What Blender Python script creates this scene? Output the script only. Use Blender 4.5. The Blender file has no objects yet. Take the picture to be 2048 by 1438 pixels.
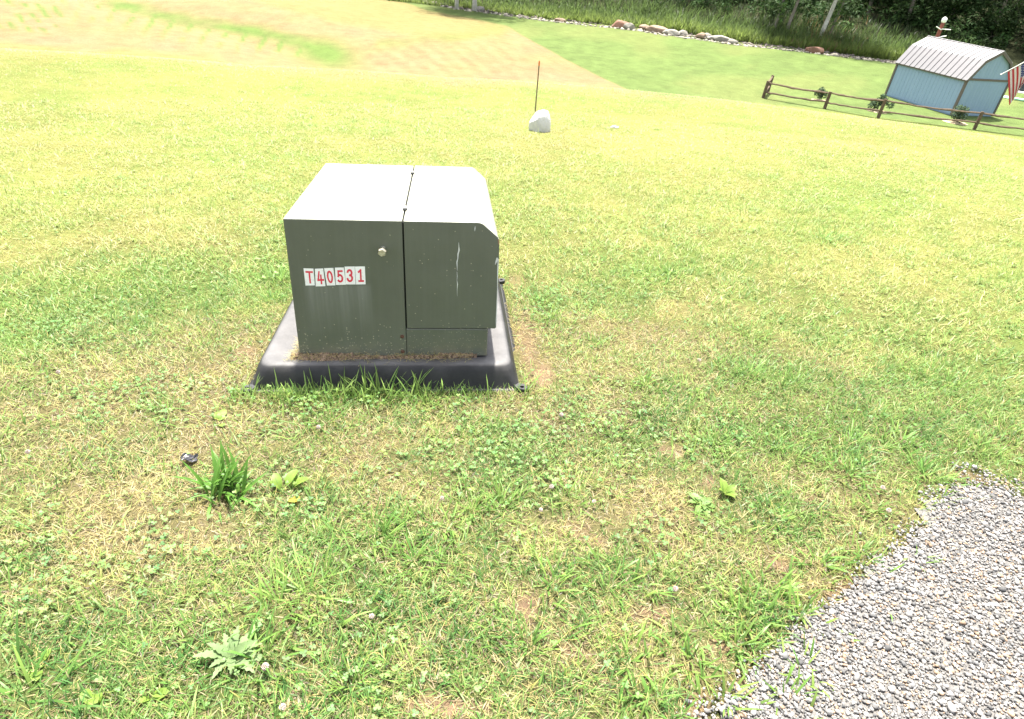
import bpy, math, random
import numpy as np
from mathutils import Matrix, Vector

random.seed(7)
rng = np.random.default_rng(11)
scene = bpy.context.scene
col = scene.collection

# ------------------------------------------------------------------ camera
def rot3(rx, ry, rz):
    cx, sx, cy, sy, cz, sz = np.cos(rx), np.sin(rx), np.cos(ry), np.sin(ry), np.cos(rz), np.sin(rz)
    X = np.array([[1, 0, 0], [0, cx, -sx], [0, sx, cx]])
    Y = np.array([[cy, 0, sy], [0, 1, 0], [-sy, 0, cy]])
    Z = np.array([[cz, -sz, 0], [sz, cz, 0], [0, 0, 1]])
    return Z @ Y @ X

FPX = 1300.08                                   # focal length in photo pixels (photo is 2048 wide)
PITCH, ROLL = math.radians(33.3946), math.radians(-7.1215)
EYE = np.array([0.0, 0.0, 5.3])                 # valley floor is z = 0
_f = np.array([0, np.cos(PITCH), -np.sin(PITCH)]); _r = np.array([1., 0, 0]); _d = np.cross(_f, _r)
CR = np.array([np.cos(ROLL) * _r + np.sin(ROLL) * _d, -np.sin(ROLL) * _r + np.cos(ROLL) * _d, _f])

cd = bpy.data.cameras.new('camera'); cam = bpy.data.objects.new('camera', cd); col.objects.link(cam)
cd.sensor_fit = 'HORIZONTAL'; cd.sensor_width = 36; cd.lens = 36 * FPX / 2048
cd.clip_start = 0.05; cd.clip_end = 1500
M = Matrix.Identity(4)
for i in range(3):
    M[i][0] = CR[0][i]; M[i][1] = -CR[1][i]; M[i][2] = -CR[2][i]; M[i][3] = EYE[i]
cam.matrix_world = M
scene.camera = cam

# ------------------------------------------------------------------ light
SUN_EL, SUN_AZ = math.radians(71), math.radians(-14)      # azimuth from +Y, negative is left
w = bpy.data.worlds.new('World'); scene.world = w; w.use_nodes = True
nt = w.node_tree; nt.nodes.clear()
sky = nt.nodes.new('ShaderNodeTexSky'); sky.sky_type = 'NISHITA'; sky.sun_disc = False
sky.sun_elevation = SUN_EL; sky.sun_rotation = SUN_AZ
sky.air_density = 1.0; sky.dust_density = 4.0; sky.ozone_density = 1.0
hs = nt.nodes.new('ShaderNodeHueSaturation'); hs.inputs['Saturation'].default_value = 0.4
bg = nt.nodes.new('ShaderNodeBackground'); bg.inputs['Strength'].default_value = 0.13
wo = nt.nodes.new('ShaderNodeOutputWorld')
nt.links.new(sky.outputs[0], hs.inputs['Color']); nt.links.new(hs.outputs[0], bg.inputs['Color']); nt.links.new(bg.outputs[0], wo.inputs[0])

sd = bpy.data.lights.new('sun', 'SUN'); sd.energy = 4.6; sd.angle = math.radians(2.5); sd.color = (1.0, 0.95, 0.86)
so = bpy.data.objects.new('sun', sd); col.objects.link(so)
SDIR = Vector((math.sin(SUN_AZ) * math.cos(SUN_EL), math.cos(SUN_AZ) * math.cos(SUN_EL), math.sin(SUN_EL)))
so.rotation_euler = SDIR.to_track_quat('Z', 'Y').to_euler(); so.location = (0, 0, 40)

vs = scene.view_settings
vs.view_transform = 'Standard'; vs.look = 'None'; vs.gamma = 1.0; vs.use_curve_mapping = False
vs.exposure = 1.95

# ------------------------------------------------------------------ pixel <-> world helpers
def ray(px, py):
    px = np.asarray(px, float); py = np.asarray(py, float)
    v = np.stack([(px - 1024) / FPX, (py - 719) / FPX, np.ones_like(px)], -1)
    return v @ CR
def project(P):
    q = (np.asarray(P) - EYE) @ CR.T
    zz = np.where(q[..., 2] > 0.05, q[..., 2], np.nan)
    return 1024 + FPX * q[..., 0] / zz, 719 + FPX * q[..., 1] / zz

def vnoise(x, y, seed=0):
    xi = np.floor(x).astype(np.int64); yi = np.floor(y).astype(np.int64)
    xf = x - xi; yf = y - yi
    def h(a, b):
        n = (a * 374761393 + b * 668265263 + seed * 1442695041) & 0xffffffff
        n = ((n ^ (n >> 13)) * 1274126177) & 0xffffffff
        n = n ^ (n >> 16)
        return (n & 0xffff) / 65535.0
    u = xf * xf * (3 - 2 * xf); v = yf * yf * (3 - 2 * yf)
    return (h(xi, yi) * (1 - u) + h(xi + 1, yi) * u) * (1 - v) + (h(xi, yi + 1) * (1 - u) + h(xi + 1, yi + 1) * u) * v
def fbm(x, y, seed=0, oct=4):
    s = 0; a = 0.5; n = 0
    for i in range(oct):
        s = s + a * vnoise(x * 2 ** i, y * 2 ** i, seed + i * 17); n += a; a *= 0.5
    return s / n
def sstep(a, b, x):
    t = np.clip((x - a) / (b - a), 0, 1); return t * t * (3 - 2 * t)

# transformer box frame (fitted from the photograph)
S = 0.92
BR = rot3(*np.radians([-5.4739, -2.8542, 8.6196]))
BT = EYE + np.array([-.9917, 2.4907, -1.7723]) * S
PAD_H = 0.105
BN = BR[:, 2]
def plane_z(x, y):
    return BT[2] - PAD_H / BN[2] - (BN[0] * (x - BT[0]) + BN[1] * (y - BT[1])) / BN[2]

AZT = np.array([-60, -39, -23, -8, 6.4, 20, 34, 60.])
RCT = np.array([17.5, 16.9, 15.6, 15.8, 17.1, 18.4, 20.5, 22.])
RST_A = np.array([-60, -20, -8, 0, 7.5, 15, 19.4, 25, 40, 60.])
RST_R = np.array([54, 53, 52.9, 52.7, 54.8, 55.2, 57.2, 59.8, 62, 64.])
def flat_pt(px, py):
    d = ray(np.array([float(px)]), np.array([float(py)]))[0]; return (EYE - d * (EYE[2] / d[2]))[:2]
SWALE = [flat_pt(*p) for p in ((150, -20), (330, 32), (480, 58), (600, 92), (690, 128))]
HUMP = flat_pt(930, 95); RISE = flat_pt(560, 25)
def terrain(x, y):
    x = np.asarray(x, float); y = np.asarray(y, float)
    r = np.hypot(x, y) + 1e-6; az = np.degrees(np.arctan2(x, y))
    k = np.minimum(r, 26) / r
    zp = plane_z(x * k, y * k)
    rc = np.interp(az, AZT, RCT); r8 = 8.5
    k8 = np.minimum(r8 / r, 1e9)
    z8 = plane_z(x * k8, y * k8)
    # slope of plane along this azimuth
    k9 = (r8 - 1.0) / r; s8 = (z8 - plane_z(x * k9, y * k9))
    zc = 2.3; sc = -0.15
    def herm(t, p0, m0, p1, m1):
        return (2*t**3-3*t**2+1)*p0 + (t**3-2*t**2+t)*m0 + (-2*t**3+3*t**2)*p1 + (t**3-t**2)*m1
    t1 = np.clip((r - r8) / (rc - r8), 0, 1)
    za = herm(t1, z8, s8 * (rc - r8), zc, sc * (rc - r8))
    rv = rc + 15
    t2 = np.clip((r - rc) / (rv - rc), 0, 1)
    zb = herm(t2, zc, sc * (rv - rc), 0.0, 0.0)
    z = np.where(r < r8, zp, np.where(r < rc, za, zb))
    # valley: bank rising behind the stone line, wooded hill behind that
    rs = np.interp(az, RST_A, RST_R)
    wl = sstep(-22, -12, az)
    z = z + wl * (2.0 * sstep(1.5, 11, r - rs) + 16 * sstep(14, 70, r - rs))
    z = z + (1 - wl) * 10 * sstep(75, 160, r)
    z = z + np.where(r > 24, 0.10 * (fbm(x * .12, y * .12, 5, 2) - .5) * sstep(24, 34, r), 0)
    ds = np.full(np.shape(x), 1e9)
    for a_, b_ in zip(SWALE[:-1], SWALE[1:]):
        e_ = b_ - a_; t_ = np.clip(((x - a_[0]) * e_[0] + (y - a_[1]) * e_[1]) / (e_ @ e_), 0, 1)
        ds = np.minimum(ds, np.hypot(x - a_[0] - t_ * e_[0], y - a_[1] - t_ * e_[1]))
    fw = sstep(26, 32, r) * sstep(52, 46, r)
    z = z + fw * (-.40 * np.exp(-(ds / 2.2) ** 2) + .45 * np.exp(-((x - HUMP[0]) / 4) ** 2 - ((y - HUMP[1]) / 6) ** 2) + .5 * np.exp(-((x - RISE[0]) / 6) ** 2 - ((y - RISE[1]) / 5) ** 2))
    wf = 1 - sstep(62, 105, np.abs(az))
    # behind the camera: keep to the plane
    return zp * (1 - wf) + z * wf

def hit(px, py):
    """points on the terrain under photo pixels"""
    d = ray(px, py); d = d / np.linalg.norm(d, axis=-1, keepdims=True)
    shp = d.shape[:-1]; d = d.reshape(-1, 3)
    ts = np.geomspace(0.6, 160, 420)
    t0 = np.full(len(d), np.nan); prev = np.full(len(d), .5)
    found = np.zeros(len(d), bool); hi = np.full(len(d), 160.)
    for t in ts:
        P = EYE + d * t
        below = (P[:, 2] < terrain(P[:, 0], P[:, 1])) & ~found
        hi[below] = t; found |= below
        prev = np.where(found, prev, t)
    lo = prev.copy()
    for _ in range(22):
        m = (lo + hi) / 2; P = EYE + d * m[:, None]
        b = P[:, 2] < terrain(P[:, 0], P[:, 1])
        hi = np.where(b, m, hi); lo = np.where(b, lo, m)
    return (EYE + d * hi[:, None]).reshape(shp + (3,))
def hit1(px, py): return hit(np.array([px]), np.array([py]))[0]

# ------------------------------------------------------------------ material helpers
def mat(name, base=(.5, .5, .5), rough=.8, spec=.3, metal=0.0):
    m = bpy.data.materials.new(name); m.use_nodes = True
    b = m.node_tree.nodes['Principled BSDF']
    b.inputs['Base Color'].default_value = (*base, 1); b.inputs['Roughness'].default_value = rough
    b.inputs['Metallic'].default_value = metal; b.inputs['Specular IOR Level'].default_value = spec
    return m, m.node_tree, b
def node(nt, typ, **kw):
    n = nt.nodes.new(typ)
    for k, v in kw.items(): setattr(n, k, v)
    return n
def mixc(nt, fac, a, b, blend='MIX'):
    n = node(nt, 'ShaderNodeMix', data_type='RGBA', blend_type=blend)
    for i, s in ((0, fac), (6, a), (7, b)):
        if hasattr(s, 'is_output'): nt.links.new(s, n.inputs[i])
        else: n.inputs[i].default_value = (*s, 1) if isinstance(s, tuple) else s
    return n.outputs[2]
def noise_n(nt, scale, detail=4, rough=.6, vec=None):
    n = node(nt, 'ShaderNodeTexNoise'); n.inputs['Scale'].default_value = scale
    n.inputs['Detail'].default_value = detail; n.inputs['Roughness'].default_value = rough
    if vec is not None: nt.links.new(vec, n.inputs['Vector'])
    return n.outputs['Fac']
def ramp(nt, fac, stops):
    n = node(nt, 'ShaderNodeValToRGB'); e = n.color_ramp.elements
    while len(e) < len(stops): e.new(0.5)
    for i, (p, c) in enumerate(stops):
        e[i].position = p; e[i].color = (*c, 1) if isinstance(c, tuple) else (c, c, c, 1)
    nt.links.new(fac, n.inputs[0]); return n.outputs[0]
def bump(nt, b, h, strength=.3, dist=.01):
    n = node(nt, 'ShaderNodeBump'); n.inputs['Strength'].default_value = strength; n.inputs['Distance'].default_value = dist
    nt.links.new(h, n.inputs['Height']); nt.links.new(n.outputs[0], b.inputs['Normal'])
def objvec(nt): return node(nt, 'ShaderNodeTexCoord').outputs['Object']
def attr(nt, name='Col'): return node(nt, 'ShaderNodeVertexColor', layer_name=name).outputs[0]

def leafmat(name, trans=.45, rough=.55, spec=.25, base=None, vary=None):
    m, t, b = mat(name, (.1, .2, .05), rough, spec)
    if base is None: c = attr(t)
    else:
        c = mixc(t, ramp(t, noise_n(t, vary or 30, 3, .6, objvec(t)), [(.3, 0.), (.7, 1.)]), tuple(x * .75 for x in base), tuple(min(1, x * 1.25) for x in base))
    t.links.new(c, b.inputs['Base Color'])
    tr = node(t, 'ShaderNodeBsdfTranslucent'); g = node(t, 'ShaderNodeGamma'); g.inputs[1].default_value = .85
    t.links.new(c, g.inputs[0]); t.links.new(g.outputs[0], tr.inputs[0])
    mx = node(t, 'ShaderNodeMixShader'); mx.inputs[0].default_value = trans
    t.links.new(b.outputs[0], mx.inputs[1]); t.links.new(tr.outputs[0], mx.inputs[2])
    t.links.new(mx.outputs[0], t.nodes['Material Output'].inputs[0])
    return m

# ------------------------------------------------------------------ mesh helpers
def np_mesh(name, V, F, C=None, smooth=False):
    """V (n,3); F: list of int arrays, each (m,k); C (n,3) vertex albedo"""
    me = bpy.data.meshes.new(name)
    F = [np.asarray(f) for f in F if len(f)]
    me.vertices.add(len(V)); me.vertices.foreach_set('co', np.asarray(V, np.float32).ravel())
    nl = sum(f.size for f in F); npoly = sum(len(f) for f in F)
    me.loops.add(nl); me.loops.foreach_set('vertex_index', np.concatenate([f.ravel() for f in F]).astype(np.int32))
    tot = np.concatenate([np.full(len(f), f.shape[1]) for f in F]).astype(np.int32)
    me.polygons.add(npoly)
    me.polygons.foreach_set('loop_start', np.concatenate([[0], np.cumsum(tot)[:-1]]).astype(np.int32))
    me.polygons.foreach_set('loop_total', tot)
    if smooth: me.polygons.foreach_set('use_smooth', np.ones(npoly, bool))
    me.update(calc_edges=True)
    if C is not None:
        a = me.color_attributes.new('Col', 'FLOAT_COLOR', 'POINT')
        a.data.foreach_set('color', np.concatenate([C, np.ones((len(C), 1))], 1).astype(np.float32).ravel())
    return me

class MB:
    """collects shapes for one mesh"""
    def __init__(s): s.v = []; s.f = []
    def add(s, vs, fs):
        o = len(s.v); s.v += [tuple(map(float, p)) for p in vs]; s.f += [tuple(o + i for i in f) for f in fs]; return s
    def box(s, a, b):
        x0, y0, z0 = a; x1, y1, z1 = b
        return s.add([(x0,y0,z0),(x1,y0,z0),(x1,y1,z0),(x0,y1,z0),(x0,y0,z1),(x1,y0,z1),(x1,y1,z1),(x0,y1,z1)],
                     [(0,3,2,1),(4,5,6,7),(0,1,5,4),(1,2,6,5),(2,3,7,6),(3,0,4,7)])
    def prism_y(s, pts, y0, y1):
        n = len(pts); vs = [(x, y0, z) for x, z in pts] + [(x, y1, z) for x, z in pts]
        fs = [tuple(range(n)), tuple(range(2*n-1, n-1, -1))] + [(i, n+i, n+(i+1) % n, (i+1) % n) for i in range(n)]
        return s.add(vs, fs)
    def tube(s, pts, rad, n=8, cap=True, flat=1.0):
        pts = [Vector(p) for p in pts]; rad = rad if hasattr(rad, '__len__') else [rad] * len(pts)
        vs = []
        for i, p in enumerate(pts):
            d = (pts[min(i+1, len(pts)-1)] - pts[max(i-1, 0)]).normalized()
            u = d.cross(Vector((0, 0, 1))); u = u if u.length > .05 else d.cross(Vector((1, 0, 0))); u.normalize(); q = d.cross(u)
            for k in range(n):
                a = 2 * math.pi * k / n
                vs.append(p + (u * math.cos(a) + q * math.sin(a) * flat) * rad[i])
        fs = []
        for i in range(len(pts)-1):
            for k in range(n):
                fs.append((i*n+k, i*n+(k+1) % n, (i+1)*n+(k+1) % n, (i+1)*n+k))
        if cap: fs += [tuple(range(n-1, -1, -1)), tuple(range((len(pts)-1)*n, len(pts)*n))]
        return s.add(vs, fs)
    def rings(s, rings, cap0=True, cap1=True):
        n = len(rings[0]); vs = [p for r in rings for p in r]; fs = []
        for i in range(len(rings)-1):
            for k in range(n): fs.append((i*n+k, i*n+(k+1) % n, (i+1)*n+(k+1) % n, (i+1)*n+k))
        if cap0: fs.append(tuple(range(n-1, -1, -1)))
        if cap1: fs.append(tuple(range((len(rings)-1)*n, len(rings)*n)))
        return s.add(vs, fs)
    def mesh(s, name):
        me = bpy.data.meshes.new(name); me.from_pydata(s.v, [], s.f); me.update(); return me
def obj(name, me, m=None, parent=None, smooth=False, bevel=0, seg=2):
    if isinstance(me, MB): me = me.mesh(name)
    o = bpy.data.objects.new(name, me); col.objects.link(o)
    if m is not None and not me.materials: me.materials.append(m)
    if parent is not None: o.parent = parent
    if smooth: me.polygons.foreach_set('use_smooth', np.ones(len(me.polygons), bool))
    if bevel:
        b = o.modifiers.new('bevel', 'BEVEL'); b.width = bevel; b.segments = seg; b.limit_method = 'ANGLE'; b.angle_limit = math.radians(35)
        b.harden_normals = False
    return o
def tag(o, label=None, cat=None, group=None, kind=None):
    if label: o['label'] = label
    if cat: o['category'] = cat
    if group: o['group'] = group
    if kind: o['kind'] = kind
    return o
def empty(name, loc, label, cat, group=None, rz=0):
    o = bpy.data.objects.new(name, None); col.objects.link(o); o.empty_display_size = .1
    o.location = tuple(loc); o.rotation_euler = (0, 0, rz); return tag(o, label, cat, group)

# ================================================================== GROUND
def blob(px, py, cx, cy, rx, ry, rotdeg=0):
    a = math.radians(rotdeg); dx = px - cx; dy = py - cy
    u = (dx * math.cos(a) + dy * math.sin(a)) / rx; v = (-dx * math.sin(a) + dy * math.cos(a)) / ry
    return np.exp(-(u * u + v * v))
def poly_y(x, pts):
    return np.interp(x, [p[0] for p in pts], [p[1] for p in pts])
def seg_d(px, py, pts):
    d = np.full(np.shape(px), 1e9)
    for (x0, y0), (x1, y1) in zip(pts[:-1], pts[1:]):
        t = np.clip(((px-x0)*(x1-x0)+(py-y0)*(y1-y0))/((x1-x0)**2+(y1-y0)**2), 0, 1)
        d = np.minimum(d, np.hypot(px-x0-t*(x1-x0), py-y0-t*(y1-y0)))
    return d
# bare earth places on the near lawn (photo pixels, used as directions to ground points)
DIRT = [(1054, 690, 28, 75, -8), (1034, 562, 20, 20, 0), (1085, 750, 28, 36, 0), (1048, 1215, 40, 34, 0), (1150, 1062, 32, 16, 10),
        (1195, 1082, 30, 12, 10), (1322, 893, 40, 10, 20), (1300, 1228, 60, 18, 0), (890, 1412, 110, 24, 0), (492, 704, 28, 13, 0),
        (1413, 970, 24, 18, 0), (1446, 1292, 40, 20, 0), (895, 853, 30, 9, 0), (1165, 1310, 50, 16, 10), (1690, 1175, 60, 20, -30),
        (1640, 1000, 50, 9, 10), (1560, 1130, 50, 10, 10), (1395, 1410, 50, 40, 0), (1520, 1335, 60, 22, -40), (1950, 955, 60, 14, 10)]
GREEN = [(1000, 930, 200, 100), (620, 560, 120, 60), (1150, 600, 130, 50), (470, 1300, 200, 110), (1540, 880, 240, 60), (1500, 745, 110, 40), (1850, 800, 260, 120),
         (1350, 530, 150, 50), (760, 800, 280, 50), (1560, 1050, 110, 60), (1500, 1240, 120, 90), (300, 560, 160, 60), (700, 1100, 160, 80), (160, 1330, 220, 120), (1640, 420, 200, 60), (1050, 330, 200, 40), (60, 650, 120, 80)]
STRAW = [(150, 900, 260, 140), (350, 480, 240, 70), (150, 320, 260, 60), (1330, 440, 200, 60), (1000, 1050, 200, 60), (1750, 690, 200, 60), (400, 760, 200, 60), (1400, 660, 160, 60),
         (300, 1080, 200, 80), (1150, 800, 100, 50), (1900, 470, 160, 60), (800, 950, 140, 60), (1150, 300, 300, 50), (1500, 300, 400, 60), (1300, 1000, 140, 60), (250, 200, 400, 60)]
GRAVEL_EDGE = [(1305, 1560), (1388, 1445), (1480, 1385), (1560, 1308), (1628, 1236), (1715, 1160), (1795, 1105), (1835, 1045), (1868, 1005), (1910, 975), (1955, 968), (2005, 985), (2060, 1010), (2160, 1050), (2300, 1090)]
def dirt_amt(px, py):
    d = 0
    for cx, cy, rx, ry, a in DIRT: d = np.maximum(d, blob(px, py, cx, cy, rx, ry, a))
    return d
def lawn_mix(x, y, px, py):
    """0 = straw dry, 1 = lush green"""
    g = .54 + 1.15 * (fbm(x * .9, y * .9, 3, 4) - .5) + 1.1 * (fbm(x * 7, y * 7, 9, 3) - .5)
    for cx, cy, rx, ry in GREEN: g = g + .42 * blob(px, py, cx, cy, rx, ry)
    for cx, cy, rx, ry in STRAW: g = g - .30 * blob(px, py, cx, cy, rx, ry)
    return np.clip(np.nan_to_num(g, nan=.5), 0, 1)

STRAWC = np.array([.42, .36, .165]); GREENC = np.array([.125, .22, .042]); SOIL = np.array([.15, .098, .064]); HAY = np.array([.166, .118, .068])
def ground_color(x, y, z):
    px, py = project(np.stack([x, y, z], -1))
    px = np.nan_to_num(px, nan=-9999); py = np.nan_to_num(py, nan=9999)
    r = np.hypot(x, y); az = np.degrees(np.arctan2(x, y))
    n1 = fbm(x * .5, y * .5, 21, 4)[:, None]; n2 = fbm(x * 2.2, y * 2.2, 31, 3)[:, None]
    lm = lawn_mix(x, y, px, py)[:, None]
    near = STRAWC * .26 * (1 - lm) + np.array([.058, .08, .022]) * lm
    da = .9 * sstep(.3, .8, dirt_amt(px, py) + .9 * (fbm(x * 22, y * 22, 23, 4) - .5))[:, None]
    near = near * (1 - da) + SOIL * (.85 + .3 * n2) * da
    # crest lawn, paler
    crest = (np.array([.155, .155, .048]) * (1 - lm) + np.array([.115, .15, .036]) * lm) * (.8 + .4 * n1)
    k = sstep(1.8, 6, r)[:, None]
    c = near * (1 - k) + crest * k
    # field (hay-mulched, seeded)
    wx = 10 * (fbm(px * .02, py * .05, 41, 3) - .5); wy = 8 * (fbm(px * .03, py * .06, 43, 3) - .5)
    X = px + wx; Y = py + wy
    lower = poly_y(X, [(-400, 80), (0, 98), (250, 112), (400, 126), (600, 150), (900, 165), (1250, 186), (1330, 192), (3000, 300)])
    fieldm = sstep(16, -22, Y - lower + 26 * (fbm(px * .012, py * .06, 49, 3) - .5))
    hay = HAY * (.88 + .3 * fbm(px * .03, py * .08, 47, 3)[:, None])
    ylw = np.array([.160, .145, .052])
    upper = sstep(8, -8, Y - poly_y(X, [(300, -60), (500, 0), (650, 40), (760, 60), (900, 80), (1000, 72), (1060, 50)]))
    ncl = fbm(px * .012, py * .05, 53, 3)
    f = hay * (1 - .55 * ncl[:, None]) + ylw * (.55 * ncl[:, None])
    f = f * (1 - (.6 * upper)[:, None]) + (ylw * np.array([.95, .95, .95])) * (.6 * upper)[:, None]
    # green swale and streaks
    gs = np.exp(-(seg_d(X, Y, [(150, -30), (230, 5), (330, 32), (450, 52), (560, 72), (640, 100)]) / 13) ** 2) * (.15 + 1.1 * ncl)
    gs = np.maximum(gs, 1.0 * blob(X, Y, 650, 106, 62, 26, 14))
    gs = np.maximum(gs, .8 * blob(X, Y, 560, 70, 90, 10, 12))
    gs = np.maximum(gs, .42 * np.exp(-(seg_d(X, Y, [(760, 88), (840, 80), (920, 70), (1000, 56)]) / 11) ** 2) * (.3 + 1.2 * ncl))
    # broken rows hanging below the swale
    sw = poly_y(px, [(0, 10), (230, 5), (330, 32), (450, 52), (560, 72), (640, 100), (760, 120)])
    sl = px + .5 * (py - sw)
    row = np.exp(-((((sl + 6 * vnoise(px*.05, py*.08, 3)) % 37) - 18) / 5.5) ** 2) * sstep(62, 14, py - sw) * sstep(-6, 6, py - sw) * sstep(720, 560, px) * sstep(90, 240, px)
    row = row * sstep(.28, .5, vnoise(px * .06, py * .10, 77))
    gs = np.maximum(gs, 1.1 * row)
    row2 = np.exp(-((((px - .75 * py) % 28) - 14) / 6) ** 2) * sstep(150, 110, px) * sstep(75, 55, py) * sstep(.35, .6, vnoise(px*.05, py*.1, 78))
    gs = np.maximum(gs, 1.0 * row2)
    gcol = np.array([.085, .125, .032])
    gs = gs * 1.15
    f = f * (1 - np.clip(gs, 0, 1)[:, None]) + gcol * np.clip(gs, 0, 1)[:, None]
    # pale furrows curving to the right of the swale
    fur = np.sin((px * .9 - 1.5 * py + .0022 * (px - 700) ** 2 * .3) / 6.2) * sstep(690, 760, px) * sstep(1150, 950, px) * sstep(70, 95, py)
    f = f * (1 + .06 * fur[:, None])
    c = c * (1 - fieldm[:, None]) + f * fieldm[:, None]
    # mown valley lawn right of the curved field edge
    edge = [(600, -60), (760, -12), (860, 22), (960, 40), (1015, 52), (1062, 82), (1150, 128), (1255, 180), (1330, 192), (1600, 214), (3000, 400)]
    ex = px + .5 * wx; ey = py + .35 * wy
    lawn2 = sstep(3, -3, ey - poly_y(ex, edge)) * sstep(740, 800, px)
    mow = np.array([.084, .118, .036]) * (.78 + .44 * fbm(px * .045, py * .2, 61, 4)[:, None])
    mow = mow * (1 - .4 * sstep(.45, .75, fbm(px * .01, py * .03, 63, 3))[:, None]) + np.array([.135, .142, .05]) * (.4 * sstep(.45, .75, fbm(px*.01, py*.03, 63, 3))[:, None])
    c = c * (1 - lawn2[:, None]) + mow * lawn2[:, None]
    # forest floor
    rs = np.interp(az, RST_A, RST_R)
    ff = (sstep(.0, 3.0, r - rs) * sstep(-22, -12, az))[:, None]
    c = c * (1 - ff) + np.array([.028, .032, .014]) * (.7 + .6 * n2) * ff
    out = (sstep(90, 140, r))[:, None]
    c = c * (1 - out) + np.array([.035, .055, .018]) * out
    return np.clip(c, .01, .9)

azs = np.radians(np.concatenate([np.linspace(-52, 52, 460), np.linspace(52, 308, 60)[1:-1]]))
rr = np.concatenate([[.25], np.geomspace(.5, 14, 110), np.geomspace(14.2, 64, 230), np.geomspace(65.5, 420, 46)])
AA, RR = np.meshgrid(azs, rr)
gx = (RR * np.sin(AA)).ravel(); gy = (RR * np.cos(AA)).ravel(); gz = terrain(gx, gy)
near_w = np.clip(1 - np.hypot(gx, gy) / 12, 0, 1)
gz = gz + near_w * .012 * (fbm(gx * 5, gy * 5, 88, 3) - .5)
na, nr = len(azs), len(rr)
idx = np.arange(na * nr).reshape(nr, na)
i0 = idx[:-1]; i1 = idx[1:]
quads = np.stack([i0, np.roll(i0, -1, 1), np.roll(i1, -1, 1), i1], -1).reshape(-1, 4)[:, ::-1]
cen = np.array([[0, 0, plane_z(0, 0)]]); ci = na * nr
tris = np.stack([np.full(na, ci), np.roll(idx[0], -1), idx[0]], -1)[:, ::-1]
gcolr = ground_color(gx, gy, gz)
me = np_mesh('ground', np.concatenate([np.stack([gx, gy, gz], -1), cen]), [quads, tris], np.concatenate([gcolr, [STRAWC * .5]]), smooth=True)
m_ground, t, b = mat('ground', rough=.95, spec=.08)
ov = objvec(t)
c0 = attr(t)
c0 = mixc(t, .7, c0, ramp(t, noise_n(t, 1.6, 8, .72, ov), [(.3, .74), (.5, 1.), (.7, 1.28)]), 'MULTIPLY')
c1 = mixc(t, .55, c0, ramp(t, noise_n(t, 16, 6, .75, ov), [(.25, .45), (.5, .95), (.75, 1.45)]), 'MULTIPLY')
t.links.new(c1, b.inputs['Base Color'])
bump(t, b, noise_n(t, 22, 5, .7, ov), .9, .05)
tag(obj('ground', me, m_ground), kind='structure')

# ================================================================== GRASS
def blades(P, head, lean, length, width, cb, ct, seg=2, curl=None, up=None):
    """curved tapering blades. P base points, lean from vertical (rad), curl extra lean at tip"""
    N = len(P); curl = np.full(N, .5) if curl is None else curl
    hx, hy = np.cos(head), np.sin(head); side = np.stack([-hy, hx, np.zeros(N)], -1)
    tw = rng.uniform(-.6, .6, N)
    side = side * np.cos(tw)[:, None] + np.array([0, 0, 1]) * np.sin(tw)[:, None] * .6
    pts = [P]; cur = P.copy()
    for s in range(seg):
        a = lean + curl * (s + .5) / seg
        dirv = np.stack([hx * np.sin(a), hy * np.sin(a), np.cos(a)], -1)
        cur = cur + dirv * (length / seg)[:, None]; pts.append(cur)
    V = []; C = []
    for s in range(seg):
        wv = width * (1.0 if s == 0 else (1.05 - .45 * s / seg))
        V += [pts[s] - side * wv[:, None] * .5, pts[s] + side * wv[:, None] * .5]
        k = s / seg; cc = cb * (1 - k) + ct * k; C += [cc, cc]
    V.append(pts[-1]); C.append(ct)
    n = 2 * seg + 1
    V = np.stack(V, 1); C = np.stack(C, 1); base = (np.arange(N) * n)[:, None]
    T = []
    for s in range(seg - 1):
        a = 2 * s; T += [[a, a+1, a+3], [a, a+3, a+2]]
    T.append([2*seg-2, 2*seg-1, 2*seg])
    F = (base[:, None, :] + np.array(T)[None]).reshape(-1, 3)
    return V.reshape(-1, 3), F, C.reshape(-1, 3)
class Acc:
    def __init__(s): s.V = []; s.F = []; s.C = []; s.n = 0
    def add(s, V, F, C): s.V.append(V); s.F.append(F + s.n); s.C.append(C); s.n += len(V)
    def mesh(s, name, smooth=False): return np_mesh(name, np.concatenate(s.V), [np.concatenate(s.F)], np.concatenate(s.C), smooth)

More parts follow.
